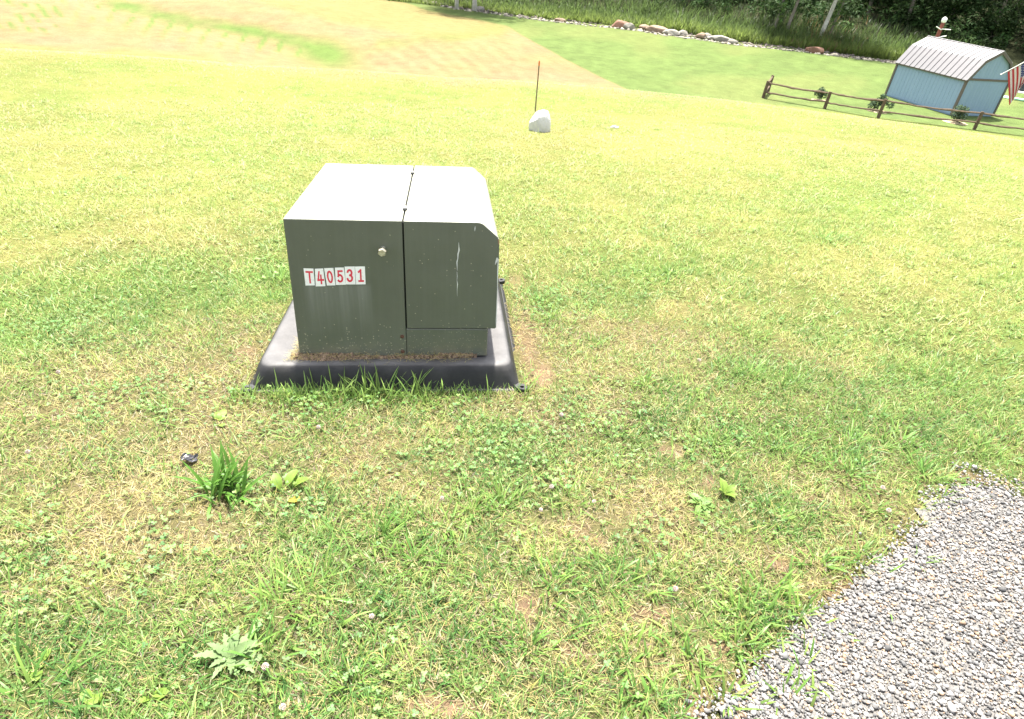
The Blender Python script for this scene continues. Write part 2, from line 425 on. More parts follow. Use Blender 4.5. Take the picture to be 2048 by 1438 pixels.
def in_pad(x, y, margin=0.0):
    L = (np.stack([x, y, terrain(x, y)], -1) - BT) @ BR
    return (L[:, 0] > -.210 - margin) & (L[:, 0] < .968 + margin) & (L[:, 1] > -.128 - margin) & (L[:, 1] < 1.15 + margin)
def gravel_side(px, py):
    """>0 inside the gravel (signed distance-ish in pixels)"""
    e = np.array(GRAVEL_EDGE, float)
    d = seg_d(px, py, GRAVEL_EDGE)
    poly = np.concatenate([e, [[3200, 1090], [3200, 4000], [1290, 4000]]])
    inside = np.zeros(np.shape(px), bool); j = len(poly) - 1
    for i in range(len(poly)):
        xi, yi = poly[i]; xj, yj = poly[j]
        c = ((yi > py) != (yj > py)) & (px < (xj - xi) * (py - yi) / (yj - yi + 1e-12) + xi)
        inside ^= c; j = i
    return np.where(inside, d, -d)
ROCK = hit1(1078, 264)
def scatter(r0, r1, dens, azr=(-47, 47)):
    A = .5 * (r1**2 - r0**2) * math.radians(azr[1] - azr[0]); n = int(A * dens)
    r = np.sqrt(rng.uniform(r0**2, r1**2, n)); a = np.radians(rng.uniform(azr[0], azr[1], n))
    x = r * np.sin(a); y = r * np.cos(a); P = np.stack([x, y, terrain(x, y)], -1)
    px, py = project(P)
    ok = (px > -70) & (px < 2118) & (py > -20) & (py < 1520) & ~in_pad(x, y, .004)
    gsd = gravel_side(px, py) + 26 * (fbm(x * 9, y * 9, 5, 2) - .5) * 2
    ok &= (gsd < 0)
    return P[ok], px[ok], py[ok]
def straw_cols(n):
    c = STRAWC * rng.uniform(.65, 1.35, (n, 1)); c[:, 2] *= rng.uniform(.7, 1.25, n); c[:, 0] *= rng.uniform(.92, 1.08, n); return c
def green_cols(n, lush):
    a = np.array([.195, .268, .074]); bb = np.array([.092, .188, .046]); k = np.clip(lush[:, None] + rng.normal(0, .28, (n, 1)), 0, 1)
    c = (a * (1 - k) + bb * k) * rng.uniform(.7, 1.35, (n, 1)); return c

grass = Acc()
def lawn_layer(r0, r1, dens, L, W, seg, azr=(-47, 47), leanr=(.2, 1.35)):
    P, px, py = scatter(r0, r1, dens, azr); x, y = P[:, 0], P[:, 1]
    da = dirt_amt(px, py); keep = rng.uniform(0, 1, len(P)) > np.clip(1.5 * (da + .9 * (fbm(x * 22, y * 22, 23, 4) - .5)) - .32, 0, .92)
    # clumpy density
    keep &= rng.uniform(0, 1, len(P)) < .45 + .8 * fbm(x * 13, y * 13, 71, 2)
    P, px, py = P[keep], px[keep], py[keep]; x, y = P[:, 0], P[:, 1]; n = len(P)
    lm = lawn_mix(x, y, px, py)
    isg = rng.uniform(0, 1, n) < .13 + .68 * lm
    lean = rng.uniform(*leanr, n); lean[~isg] = rng.uniform(.7, 1.5, (~isg).sum())
    ln = L * rng.uniform(.55, 1.5, n); wd = W * rng.uniform(.6, 1.4, n); wd[~isg] *= .6; ln[~isg] *= .85
    tuft = fbm(x * 6, y * 6, 91, 2); ln = ln * (.45 + 1.1 * tuft)
    cb = straw_cols(n); cg = green_cols(n, lm)
    dk = fbm(x * 11, y * 11, 131, 3); cg = cg * (.56 + 1.2 * dk)[:, None] * np.stack([1.12 - .3 * sstep(.6, .35, dk), np.ones(n), np.ones(n)], -1)
    cb[isg] = cg[isg]
    r = np.hypot(x, y)
    far = sstep(1.6, 6.5, r)[:, None]
    tint = np.array([.27, .265, .082]) * rng.uniform(.7, 1.25, (n, 1))
    tint = tint * (1 - .5 * lm[:, None]) + np.array([.19, .27, .055]) * .5 * lm[:, None]
    cb = cb * (1 - .55 * far) * (1 + .3 * far) + tint * 1.06 * .55 * far
    ct = cb * rng.uniform(.9, 1.3, (n, 1)); dry = rng.uniform(0, 1, n) < .25; ct[dry] = straw_cols(dry.sum())
    P = P - np.array([0, 0, .004])
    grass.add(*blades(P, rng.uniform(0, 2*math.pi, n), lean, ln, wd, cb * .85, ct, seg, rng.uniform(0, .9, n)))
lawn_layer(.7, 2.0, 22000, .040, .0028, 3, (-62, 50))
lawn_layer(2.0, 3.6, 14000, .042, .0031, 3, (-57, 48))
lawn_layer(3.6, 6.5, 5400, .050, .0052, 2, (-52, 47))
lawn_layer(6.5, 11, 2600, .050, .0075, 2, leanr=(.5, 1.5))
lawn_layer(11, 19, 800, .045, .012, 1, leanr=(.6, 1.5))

# lush broad-bladed crabgrass clumps and taller tufts (photo pixel, clump radius m, count, length, width, hue)
CL = [(1100, 1170, .14, 26, .075, .0065), (1230, 1160, .12, 22, .07, .0065), (1560, 1040, .10, 46, .05, .0045), (1540, 1190, .12, 30, .075, .007), (1600, 1230, .10, 26, .075, .007),
      (1470, 1290, .12, 34, .075, .007), (1500, 1230, .10, 26, .07, .007), (1700, 950, .14, 40, .075, .006), (1850, 950, .14, 44, .075, .006), (1800, 890, .14, 36, .08, .006),
      (1750, 1020, .10, 34, .06, .006), (1640, 1130, .12, 28, .07, .0065), (1730, 1120, .08, 20, .06, .006), (1290, 770, .05, 26, .085, .004), (1190, 690, .06, 24, .075, .004), (1100, 640, .12, 60, .08, .004), (1080, 600, .12, 60, .08, .004),
      (1500, 750, .12, 110, .085, .003), (1590, 770, .10, 80, .085, .003), (1430, 890, .14, 90, .07, .0035), (1560, 895, .16, 90, .07, .0035), (1700, 880, .12, 60, .08, .004),
      (1900, 770, .2, 90, .09, .004), (1500, 670, .14, 70, .09, .0035), (700, 1370, .12, 70, .065, .004), (830, 1120, .12, 30, .085, .006), (900, 1050, .10, 26, .08, .006), (760, 1080, .10, 30, .09, .005),
      (560, 1210, .10, 26, .11, .006), (620, 1190, .08, 26, .12, .005), (520, 1320, .12, 26, .10, .006), (1000, 1010, .08, 24, .09, .005), (950, 1020, .08, 20, .08, .005), (40, 1400, .10, 18, .13, .007),
      (1340, 545, .14, 90, .07, .004), (1650, 480, .25, 90, .09, .005), (560, 560, .12, 90, .10, .004), (545, 600, .10, 60, .08, .004), (1600, 1340, .06, 14, .07, .007), (1580, 1400, .06, 14, .07, .007), (1450, 1400, .08, 22, .07, .007),
      (1380, 1320, .10, 28, .07, .007), (1260, 1320, .10, 24, .07, .0065), (1300, 1400, .10, 26, .06, .006), (1060, 1290, .10, 22, .07, .006), (1130, 1000, .08, 18, .08, .005), (1880, 1000, .05, 14, .06, .005), (1830, 1120, .04, 10, .07, .005), (1960, 900, .14, 40, .08, .005), (2010, 860, .14, 40, .08, .005),
      (220, 780, .14, 40, .06, .004), (330, 820, .10, 30, .07, .004), (600, 800, .1, 40, .08, .004), (650, 850, .1, 30, .08, .004), (860, 800, .12, 40, .07, .004), (1230, 870, .1, 30, .07, .005)]
cen = hit(np.array([c[0] for c in CL], float), np.array([c[1] for c in CL], float))
for (cpx, cpy, cr, n, ln, wd), c in zip(CL, cen):
    n = int(n * 1.5)
    a = rng.uniform(0, 2*math.pi, n); q = cr * np.abs(rng.normal(0, .55, n)); x = c[0] + q * np.cos(a); y = c[1] + q * np.sin(a)
    ok = ~in_pad(x, y, .006); x, y, a = x[ok], y[ok], a[ok]; n = len(x)
    P = np.stack([x, y, terrain(x, y) - .004], -1)
    lush = np.full(n, .35 + .4 * rng.random()); cb = green_cols(n, lush) * np.array([1.05, 1.15, .9])
    head = a + rng.normal(0, .7, n)
    grass.add(*blades(P, head, rng.uniform(.25, 1.15, n), ln * rng.uniform(.5, 1.25, n), wd * rng.uniform(.6, 1.25, n), cb * .8, cb * rng.uniform(.95, 1.25, (n, 1)), 4, rng.uniform(.1, 1.0, n)))
# scattered broad blades everywhere near
P, px, py = scatter(.7, 4.0, 800, (-60, 48)); x, y = P[:, 0], P[:, 1]; n = len(P)
lm = lawn_mix(x, y, px, py); k = (rng.uniform(0, 1, n) < .15 + .8 * lm) & (dirt_amt(px, py) < .7); P = P[k]; n = len(P)
cb = green_cols(n, lm[k] * .8) * np.array([1.05, 1.1, .9])
grass.add(*blades(P, rng.uniform(0, 6.28, n), rng.uniform(.3, 1.35, n), .05 * rng.uniform(.5, 1.6, n), .0048 * rng.uniform(.6, 1.4, n), cb * .8, cb * 1.1, 3, rng.uniform(0, 1, n)))
# grass standing along the pad's front and sides
n = 1300
sx = rng.uniform(-.25, 1.02, n); sy = -.134 - np.abs(rng.normal(0, .06, n))
hi = rng.uniform(0, 1, n) < .05 + .25 * np.exp(-((sx - .36) / .2) ** 2)
loc = np.stack([sx, sy, np.zeros(n)], -1) @ BR.T + BT
x, y = loc[:, 0], loc[:, 1]; P = np.stack([x, y, terrain(x, y) - .004], -1)
thin = rng.uniform(0, 1, n) < np.where(sx < .62, .9, .35); P, hi = P[thin], hi[thin]; n = len(P)
cb = green_cols(n, np.full(n, .2)) * np.array([1, 1.1, .9])
grass.add(*blades(P, rng.uniform(0, 6.28, n), rng.uniform(.0, .75, n), np.where(hi, .12, .055) * rng.uniform(.6, 1.3, n), np.where(hi, .006, .0036) * rng.uniform(.7, 1.3, n), cb * .8, cb * 1.15, 4, rng.uniform(.1, .8, n)))
# dull thatch lying flat under the blades
P, px, py = scatter(.7, 3.2, 7000, (-60, 48)); n = len(P)
k = rng.uniform(0, 1, n) > .5 * np.clip(dirt_amt(px, py), 0, 1); P = P[k]; n = len(P)
cb = np.array([.25, .205, .10]) * rng.uniform(.3, 1.3, (n, 1)) * np.stack([np.ones(n), rng.uniform(.85, 1.1, n), np.ones(n)], -1)
grass.add(*blades(P + np.array([0, 0, .001]), rng.uniform(0, 6.28, n), rng.uniform(1.3, 1.55, n), .026 * rng.uniform(.4, 1.6, n), .0024 * rng.uniform(.6, 1.4, n), cb, cb, 2, rng.uniform(-.1, .1, n)))
# flattened straw on bare earth
P, px, py = scatter(.7, 3.5, 2600, (-60, 48)); da = dirt_amt(px, py); k = da > .18; P = P[k]; n = len(P)
cb = straw_cols(n) * np.array([.95, .9, .95])
grass.add(*blades(P + np.array([0, 0, .002]), rng.uniform(0, 6.28, n), rng.uniform(1.35, 1.56, n), .03 * rng.uniform(.4, 1.6, n), .0018 * rng.uniform(.6, 1.4, n), cb, cb, 2, rng.uniform(-.1, .1, n)))
m_grass = leafmat('grass_blade', .48, .45, .35)
tag(obj('lawn_grass', grass.mesh('lawn_grass'), m_grass), 'short mixed green and straw coloured lawn grass', 'grass', kind='stuff')

# clover: three round leaflets on short stalks
clv = Acc()
def clover(P, size, colr):
    N = len(P); V = []; F = []; C = []
    up = np.array([0, 0, 1.])
    h = rng.uniform(.012, .035, N); a0 = rng.uniform(0, 6.28, N)
    tip = P + np.stack([rng.normal(0, .008, N), rng.normal(0, .008, N), h], -1)
    vid = 0; allV = []; allC = []; tri = []
    for k in range(3):
        a = a0 + k * 2.094; dx = np.stack([np.cos(a), np.sin(a), rng.uniform(-.15, .35, N)], -1); sd_ = np.stack([-np.sin(a), np.cos(a), rng.uniform(-.2, .2, N)], -1)
        pts = [(0, 0), (.35, .42), (.8, .46), (1.0, .12), (1.0, -.12), (.8, -.46), (.35, -.42)]
        for j, (u, v) in enumerate(pts):
            allV.append(tip + dx * (u * size)[:, None] + sd_ * (v * size)[:, None] + up * (-.12 * abs(v) * size)[:, None])
            allC.append(colr * (1.25 if j == 0 else 1.0))
        for j in range(1, 6): tri.append([vid, vid + j, vid + j + 1])
        vid += 7
    V = np.stack(allV, 1).reshape(-1, 3); C = np.stack(allC, 1).reshape(-1, 3)
    F = ((np.arange(N) * vid)[:, None, None] + np.array(tri)[None]).reshape(-1, 3)
    clv.add(V, F, C)
CLOVER = [(1010, 920, 210, 110), (640, 1000, 160, 90), (470, 1390, 260, 90), (330, 1120, 160, 90), (1160, 830, 140, 60), (860, 1390, 100, 60), (1120, 600, 120, 40), (660, 800, 140, 40), (150, 660, 160, 50), (700, 1300, 160, 100), (100, 1150, 180, 120), (1260, 1050, 90, 60), (1480, 1030, 80, 60), (1400, 880, 120, 40), (500, 820, 140, 50), (300, 800, 200, 60)]
P, px, py = scatter(.7, 3.6, 2000, (-60, 48)); cw = np.zeros(len(P)) + .03
for cx, cy, rx, ry in CLOVER: cw = np.maximum(cw, blob(px, py, cx, cy, rx, ry) * .42)
k = (rng.uniform(0, 1, len(P)) < cw * (.4 + 1.2 * (fbm(P[:, 0] * 7, P[:, 1] * 7, 17, 2) > .47))) & (dirt_amt(px, py) < .6); P = P[k]; n = len(P)
cc = np.array([.098, .185, .046]) * rng.uniform(.6, 1.4, (n, 1)) * np.stack([rng.uniform(.8, 1.25, n), np.ones(n), rng.uniform(.8, 1.3, n)], -1)
clover(P, rng.uniform(.0055, .0105, n), cc)
P, px, py = scatter(3.6, 7.0, 160); k = rng.uniform(0, 1, len(P)) < .5 * (fbm(P[:, 0] * 2, P[:, 1] * 2, 19, 2) > .5); P = P[k]; n = len(P)
clover(P, rng.uniform(.009, .016, n), np.array([.12, .21, .05]) * rng.uniform(.75, 1.4, (n, 1)))
m_clover = leafmat('clover_leaf', .3, .5, .25)
tag(obj('clover', clv.mesh('clover'), m_clover), 'low green clover leaves spreading through the lawn', 'clover', kind='stuff')

# ================================================================== GRAVEL DRIVE
edge_w = hit(np.array([p[0] for p in GRAVEL_EDGE], float), np.array([p[1] for p in GRAVEL_EDGE], float))
gp = [tuple(p) for p in edge_w[:, :2]] + [(3.2, .4), (3.0, -2.0), (.6, -2.0), (.25, -.2)]
gm = []
for (x0, y0), (x1, y1) in zip(gp, gp[1:] + gp[:1]):
    for k in range(4):
        t_ = k / 4; gm.append((x0 + (x1 - x0) * t_, y0 + (y1 - y0) * t_))
cxy = np.mean(np.array(gm), 0)
def gin(x, y):
    ins = np.zeros(np.shape(x), bool); j = len(gm) - 1
    for i in range(len(gm)):
        xi, yi = gm[i]; xj, yj = gm[j]
        ins ^= ((yi > y) != (yj > y)) & (x < (xj - xi) * (y - yi) / (yj - yi + 1e-12) + xi); j = i
    return ins
m_gravel_bed, t, b = mat('gravel_bed', rough=.95, spec=.1)
c = ramp(t, noise_n(t, 180, 4, .7, objvec(t)), [(.3, (.10, .095, .09)), (.5, (.155, .148, .14)), (.7, (.22, .21, .195))])
t.links.new(c, b.inputs['Base Color']); bump(t, b, noise_n(t, 200, 4, .7, objvec(t)), 1, .006)
st = .05; gxs = np.arange(0.0, 3.3, st); gys = np.arange(-2.05, 2.4, st)
XX, YY = np.meshgrid(gxs, gys); keepq = gin((XX[:-1, :-1] + st/2), (YY[:-1, :-1] + st/2))
ids = np.arange(XX.size).reshape(XX.shape); q = np.stack([ids[:-1, :-1], ids[:-1, 1:], ids[1:, 1:], ids[1:, :-1]], -1)[keepq]
used, inv = np.unique(q.ravel(), return_inverse=True)
vx = XX.ravel()[used]; vy = YY.ravel()[used]
me = np_mesh('gravel_bed', np.stack([vx, vy, terrain(vx, vy) + .008], -1), [inv.reshape(-1, 4)], smooth=True)
tag(obj('gravel_drive', me, m_gravel_bed), kind='structure')
# stones
gb = ids  # noqa
def ico():
    p = (1 + 5 ** .5) / 2
    v = np.array([(-1,p,0),(1,p,0),(-1,-p,0),(1,-p,0),(0,-1,p),(0,1,p),(0,-1,-p),(0,1,-p),(p,0,-1),(p,0,1),(-p,0,-1),(-p,0,1)], float)
    v /= np.linalg.norm(v[0])
    f = np.array([(0,11,5),(0,5,1),(0,1,7),(0,7,10),(0,10,11),(1,5,9),(5,11,4),(11,10,2),(10,7,6),(7,1,8),(3,9,4),(3,4,2),(3,2,6),(3,6,8),(3,8,9),(4,9,5),(2,4,11),(6,2,10),(8,6,7),(9,8,1)])
    return v, f
IV, IF = ico()
def rocks(P, size, colr, squash=.65):
    N = len(P)
    a = rng.uniform(0, 6.28, (N, 3)); R = np.zeros((N, 3, 3))
    ca, sa = np.cos(a), np.sin(a)
    Rz = np.zeros((N,3,3)); Rz[:,0,0]=ca[:,0]; Rz[:,0,1]=-sa[:,0]; Rz[:,1,0]=sa[:,0]; Rz[:,1,1]=ca[:,0]; Rz[:,2,2]=1
    Rx = np.zeros((N,3,3)); Rx[:,0,0]=1; Rx[:,1,1]=ca[:,1]; Rx[:,1,2]=-sa[:,1]; Rx[:,2,1]=sa[:,1]; Rx[:,2,2]=ca[:,1]
    V = IV[None] * rng.uniform(.5, 1.35, (N, 12, 1))
    V = np.einsum('nij,nkj->nki', Rx, V)
    sc = np.stack([size * rng.uniform(.8, 1.3, N), size * rng.uniform(.7, 1.1, N), size * squash * rng.uniform(.7, 1.2, N)], -1)
    V = V * sc[:, None, :]; V = np.einsum('nij,nkj->nki', Rz, V) + P[:, None, :]
    C = np.repeat(colr[:, None, :], 12, 1) * rng.uniform(.88, 1.12, (N, 12, 1))
    F = (np.arange(N) * 12)[:, None, None] + IF[None]
    return V.reshape(-1, 3), F.reshape(-1, 3), np.clip(C, 0, .95).reshape(-1, 3)
def stone_cols(n):
    k = rng.uniform(0, 1, n); c = np.zeros((n, 3))
    c[:] = np.array([.195, .187, .178]) * rng.uniform(.5, 1.6, (n, 1))
    d = k < .20; c[d] = np.array([.10, .10, .10]) * rng.uniform(.6, 1.4, (d.sum(), 1))
    d = (k > .28) & (k < .40); c[d] = np.array([.27, .19, .13]) * rng.uniform(.7, 1.25, (d.sum(), 1))
    return c
n = 115000
x = rng.uniform(.3, 2.3, n); y = rng.uniform(.15, 2.1, n); P = np.stack([x, y, terrain(x, y)], -1); px, py = project(P)
sdn = gravel_side(px, py) + 30 * (fbm(x * 9, y * 9, 5, 2) - .5) * 2
k = (px > 1200) & (px < 2140) & (py < 1520) & (sdn > rng.normal(0, 16, n) - 2); P = P[k]; sdn = sdn[k]; n = len(P)
size = np.where(rng.uniform(0, 1, n) < .72, .0029, .0052) * np.exp(rng.normal(0, .3, n)); size = np.clip(size, .0022, .012)
P[:, 2] += .008 + size * .3 + rng.uniform(0, .004, n)
gr = Acc(); gr.add(*rocks(P, size, stone_cols(n), .75))
m_stone, t, b = mat('gravel_stone', rough=.8, spec=.3); t.links.new(attr(t), b.inputs['Base Color'])
tag(obj('gravel', gr.mesh('gravel'), m_stone), 'loose grey, white and tan crushed stone of the drive', 'gravel', kind='stuff')

# ================================================================== TRANSFORMER CABINET
W_, D_, CX, CZ, SX, BB, HB, HH = .84686, 1.009792, .077, .063756, .46046, .810428, .132848, .6072
def front(px, py, yy=0.0):
    d = ray(np.array(px, float), np.array(py, float)) @ BR; o = (EYE - BT) @ BR
    return o + d * ((yy - o[1]) / d[..., 1:2])
def boxmat(name, lower_dirt=True, runs=False):
    m, t, b = mat(name, (.085, .10, .072), .38, .5)
    ov = objvec(t); base = mixc(t, ramp(t, noise_n(t, 5, 5, .65, ov), [(.35, 0.), (.7, 1.)]), (.084, .093, .072), (.100, .109, .086))
    sep = node(t, 'ShaderNodeSeparateXYZ'); t.links.new(ov, sep.inputs[0])
    def mr(src, a, bb, c0, c1):
        n = node(t, 'ShaderNodeMapRange'); t.links.new(src, n.inputs[0])
        for i, v in enumerate((a, bb, c0, c1)): n.inputs[i+1].default_value = v
        return n.outputs[0]
    def mul(a, bb, op='MULTIPLY'):
        n = node(t, 'ShaderNodeMath', operation=op)
        for i, s in ((0, a), (1, bb)):
            if hasattr(s, 'is_output'): t.links.new(s, n.inputs[i])
            else: n.inputs[i].default_value = s
        return n.outputs[0]
    # dust specks splashed up from the ground, dense near the base
    vor = node(t, 'ShaderNodeTexVoronoi'); vor.inputs['Scale'].default_value = 120; t.links.new(ov, vor.inputs['Vector'])
    rnd = node(t, 'ShaderNodeSeparateColor'); t.links.new(vor.outputs['Color'], rnd.inputs[0])
    dens = mr(sep.outputs[2], .0, .17, .85, .022)
    sizev = mr(rnd.outputs[1], 0, 1, .12, .34)
    sp = mul(mul(vor.outputs['Distance'], sizev, 'LESS_THAN'), mul(rnd.outputs[0], dens, 'LESS_THAN'))
    base = mixc(t, mul(sp, .75), base, (.34, .31, .22))
    haze = mul(mr(sep.outputs[2], 0, .09, .45, 0), ramp(t, noise_n(t, 14, 5, .7, ov), [(.35, 0.), (.7, 1.)]))
    base = mixc(t, haze, base, (.26, .22, .14))
    # fine vertical rain streaks
    mp = node(t, 'ShaderNodeMapping'); mp.inputs['Scale'].default_value = (42, 42, 1.3); t.links.new(ov, mp.inputs[0])
    stn = ramp(t, noise_n(t, 1, 5, .7, mp.outputs[0]), [(.42, 0.), (.75, 1.)])
    base = mixc(t, mul(stn, .10), base, (.19, .20, .17))
    if runs:   # chalky runs washed down below the number stickers
        inx = mul(mr(sep.outputs[0], .045, .075, 0, 1), mr(sep.outputs[0], .29, .335, 1, 0))
        inz = mul(mr(sep.outputs[2], .10, .32, 0, 1), mr(sep.outputs[2], .325, .345, 1, 0))
        f = mul(mul(inx, inz), mul(stn, .6, 'ADD')); base = mixc(t, mul(f, .26), base, (.30, .31, .30))
    # bright sky light on the upward faces, painted into the base colour
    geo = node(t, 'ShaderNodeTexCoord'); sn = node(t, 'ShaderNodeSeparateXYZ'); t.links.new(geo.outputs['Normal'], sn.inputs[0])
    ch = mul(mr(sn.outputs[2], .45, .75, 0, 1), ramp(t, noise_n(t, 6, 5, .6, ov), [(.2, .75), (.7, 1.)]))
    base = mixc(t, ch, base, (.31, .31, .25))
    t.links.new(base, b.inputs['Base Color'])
    rg = ramp(t, noise_n(t, 9, 4, .6, ov), [(.3, .30), (.7, .46)]); t.links.new(rg, b.inputs['Roughness'])
    hsum = node(t, 'ShaderNodeMath', operation='MULTIPLY_ADD'); t.links.new(noise_n(t, 3.5, 2, .4, ov), hsum.inputs[0]); hsum.inputs[1].default_value = 9.0; t.links.new(noise_n(t, 500, 2, .5, ov), hsum.inputs[2])
    bump(t, b, hsum.outputs[0], .1, .0008)
    return m
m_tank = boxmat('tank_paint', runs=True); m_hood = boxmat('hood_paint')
m_dark, _, _ = mat('seam_dark', (.012, .013, .012), .8)
T = empty('transformer_cabinet', (0, 0, 0), 'olive green metal utility transformer cabinet numbered T40531', 'transformer')
TM = Matrix.Identity(4)
for i in range(3):
    for j in range(3): TM[i][j] = BR[i][j]
    TM[i][3] = BT[i]
T.matrix_world = TM
g = .0028
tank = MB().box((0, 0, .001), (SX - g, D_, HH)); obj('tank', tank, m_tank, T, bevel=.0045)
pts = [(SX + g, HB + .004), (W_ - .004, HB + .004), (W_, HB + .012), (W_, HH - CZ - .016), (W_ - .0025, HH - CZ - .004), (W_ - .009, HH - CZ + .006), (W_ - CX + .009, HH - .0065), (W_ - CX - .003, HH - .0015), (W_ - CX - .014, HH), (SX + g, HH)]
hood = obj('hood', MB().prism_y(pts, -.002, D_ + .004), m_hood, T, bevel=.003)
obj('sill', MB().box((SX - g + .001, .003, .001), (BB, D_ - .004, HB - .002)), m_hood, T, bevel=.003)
obj('seam_core', MB().box((SX - .03, .02, .05), (SX + .03, D_ - .02, HH - .012)), m_dark, T)
obj('sill_core', MB().box((SX + .01, .02, HB - .03), (BB - .02, D_ - .02, HB + .03)), m_dark, T)
# fold of the top sheet over the tank's front edge
obj('top_fold', MB().box((.030, .010, HH - .001), (.405, .0135, HH + .0012)), m_dark, T)
def lathe(prof, n=16, axis='z', at=(0, 0, 0)):
    mb = MB(); rg_ = []
    for r, h in prof:
        ring = []
        for k in range(n):
            a = 2 * math.pi * k / n; u, v = r * math.cos(a), r * math.sin(a)
            p = (u, v, h) if axis == 'z' else (u, -h, v)
            ring.append((p[0] + at[0], p[1] + at[1], p[2] + at[2]))
        rg_.append(ring)
    if axis == 'y': rg_ = [r[::-1] for r in rg_]
    return mb.rings(rg_)
m_steel, t, b = mat('bare_steel', (.50, .47, .38), .42, .5, .7)
t.links.new(ramp(t, noise_n(t, 120, 4, .6, objvec(t)), [(.3, (.30, .26, .18)), (.7, (.62, .60, .52))]), b.inputs['Base Color'])
m_rust, t, b = mat('rusty_rivet', (.10, .05, .035), .8, .2)
t.links.new(ramp(t, noise_n(t, 160, 4, .6, objvec(t)), [(.3, (.05, .028, .022)), (.7, (.16, .08, .05))]), b.inputs['Base Color'])
m_pin, _, _ = mat('dark_hinge_pin', (.035, .036, .036), .5, .4)
# hinge pins on the top seam
for yy, zz in ((.155, 0), (.815, 0)):
    h = obj('hinge_pin', lathe([(.0, 0), (.0105, 0), (.0105, .004), (.008, .008), (.0, .009)], 14, 'z', (SX, yy, HH)), m_pin, T, smooth=False)
    obj('hinge_barrel', MB().tube([(SX, yy + .006, HH + .001), (SX, yy + .05, HH + .001)], .0045, 8), m_hood, T)
# security bolt on the front: hex head on a shank, sticking out
bl = obj('security_bolt', lathe([(.0, 0), (.0095, 0), (.0095, .034), (.0, .034)], 12, 'y', (.378, 0, .490)), m_steel, T)
hexm = MB(); rg_ = []
for h, s_ in ((.034, .0165), (.047, .0170), (.050, .0145)):
    rg_.append([(.378 + s_ * math.cos(k * math.pi / 3 + .3), -h, .490 + s_ * math.sin(k * math.pi / 3 + .3)) for k in range(6)][::-1])
obj('hex_head', hexm.rings(rg_), m_steel, bl)
obj('bolt_collar', lathe([(.0, 0), (.012, 0), (.011, .004), (.0, .004)], 14, 'y', (.378, .0005, .490)), m_tank, bl)
for px, py in ((804.5, 673), (805.5, 703)):
    p = front(px, py)
    obj('rivet', lathe([(.0, -.001), (.0088, -.001), (.0084, .002), (.006, .0045), (.003, .0055), (.0, .0058)], 12, 'y', (p[0], 0.0, p[2])), m_rust, T, smooth=True)
# number stickers
m_stick, t, b = mat('sticker_white', (.80, .80, .79), .55, .3)
t.links.new(ramp(t, noise_n(t, 60, 5, .7, objvec(t)), [(.25, (.62, .61, .58)), (.5, (.80, .80, .79))]), b.inputs['Base Color'])
m_red, t, b = mat('sticker_red', (.62, .045, .07), .55, .3)
t.links.new(ramp(t, noise_n(t, 90, 5, .7, objvec(t)), [(.3, (.50, .035, .06)), (.65, (.66, .055, .085))]), b.inputs['Base Color'])
ST = {'T': [(165,225),(435,235),(475,690),(220,695)], '4': [(475,240),(700,230),(765,710),(500,720)], '0': [(725,225),(980,215),(1035,690),(805,695)],
      '5': [(1020,210),(1265,205),(1320,670),(1050,680)], '3': [(1285,180),(1562,175),(1586,665),(1320,665)], '1': [(1570,178),(1840,175),(1860,660),(1600,665)]}
def arc(cx, cy, rx, ry, a0, a1, n=12):
    return [(cx + rx * math.cos(math.radians(a0 + (a1 - a0) * i / n)), cy + ry * math.sin(math.radians(a0 + (a1 - a0) * i / n))) for i in range(n + 1)]
GL = {'T': [[(.24, .205), (.83, .205)], [(.535, .205), (.535, .83)]],
      '4': [[(.46, .19), (.30, .64), (.86, .64)], [(.63, .38), (.63, .83)]],
      '0': [arc(.5, .505, .24, .30, 0, 360, 24)],
      '5': [[(.74, .20), (.34, .20), (.32, .47)] + arc(.48, .615, .235, .19, -140, 140, 14)],
      '3': [arc(.46, .345, .20, .145, -160, 80, 10) + arc(.45, .645, .235, .165, -80, 165, 12)],
      '1': [[(.34, .30), (.54, .205), (.54, .81)], [(.34, .81), (.76, .81)]]}
def stroke_quads(line, wu, wv):
    out = []
    for i in range(len(line) - 1):
        (x0, y0), (x1, y1) = line[i], line[i+1]
        dx, dy = (x1 - x0), (y1 - y0)
        L = math.hypot(dx / wu, dy / wv) or 1
        ex, ey = dx / L * .5, dy / L * .5                    # half-width extension
        nx, ny = -(dy / wv) / L * wu * .5, (dx / wu) / L * wv * .5
        out.append([(x0 - ex + nx, y0 - ey + ny), (x1 + ex + nx, y1 + ey + ny), (x1 + ex - nx, y1 + ey - ny), (x0 - ex - nx, y0 - ey - ny)])
    return out
for k, (ch, q) in enumerate(ST.items()):
    c4 = front([595 + a / 13.653 for a, _ in q], [520 + bb_ / 13.653 for _, bb_ in q])
    def uv(u, v, y):
        p = (c4[0] * (1-u) + c4[1] * u) * (1-v) + (c4[3] * (1-u) + c4[2] * u) * v
        return (p[0], y, p[2])
    y1 = -.0007 - .0004 * (k % 2)
    mb = MB(); ring = [uv(0,0,0), uv(1,0,0), uv(1,1,0), uv(0,1,0)]; ring2 = [(p[0], y1, p[2]) for p in ring]
    mb.rings([ring, ring2]); so_ = obj('number_sticker', mb, m_stick, T)
    mb = MB(); n_ = 0
    for line in GL[ch]:
        for qd in stroke_quads(line, .17, .105):
            n_ += 1; yy = y1 - .0003 - .00002 * n_
            r1 = [uv(u, v, y1) for u, v in qd]; r2 = [uv(u, v, yy) for u, v in qd]; mb.rings([r1, r2])
    obj('printed_letter' if ch == 'T' else 'printed_digit', mb, m_red, so_)
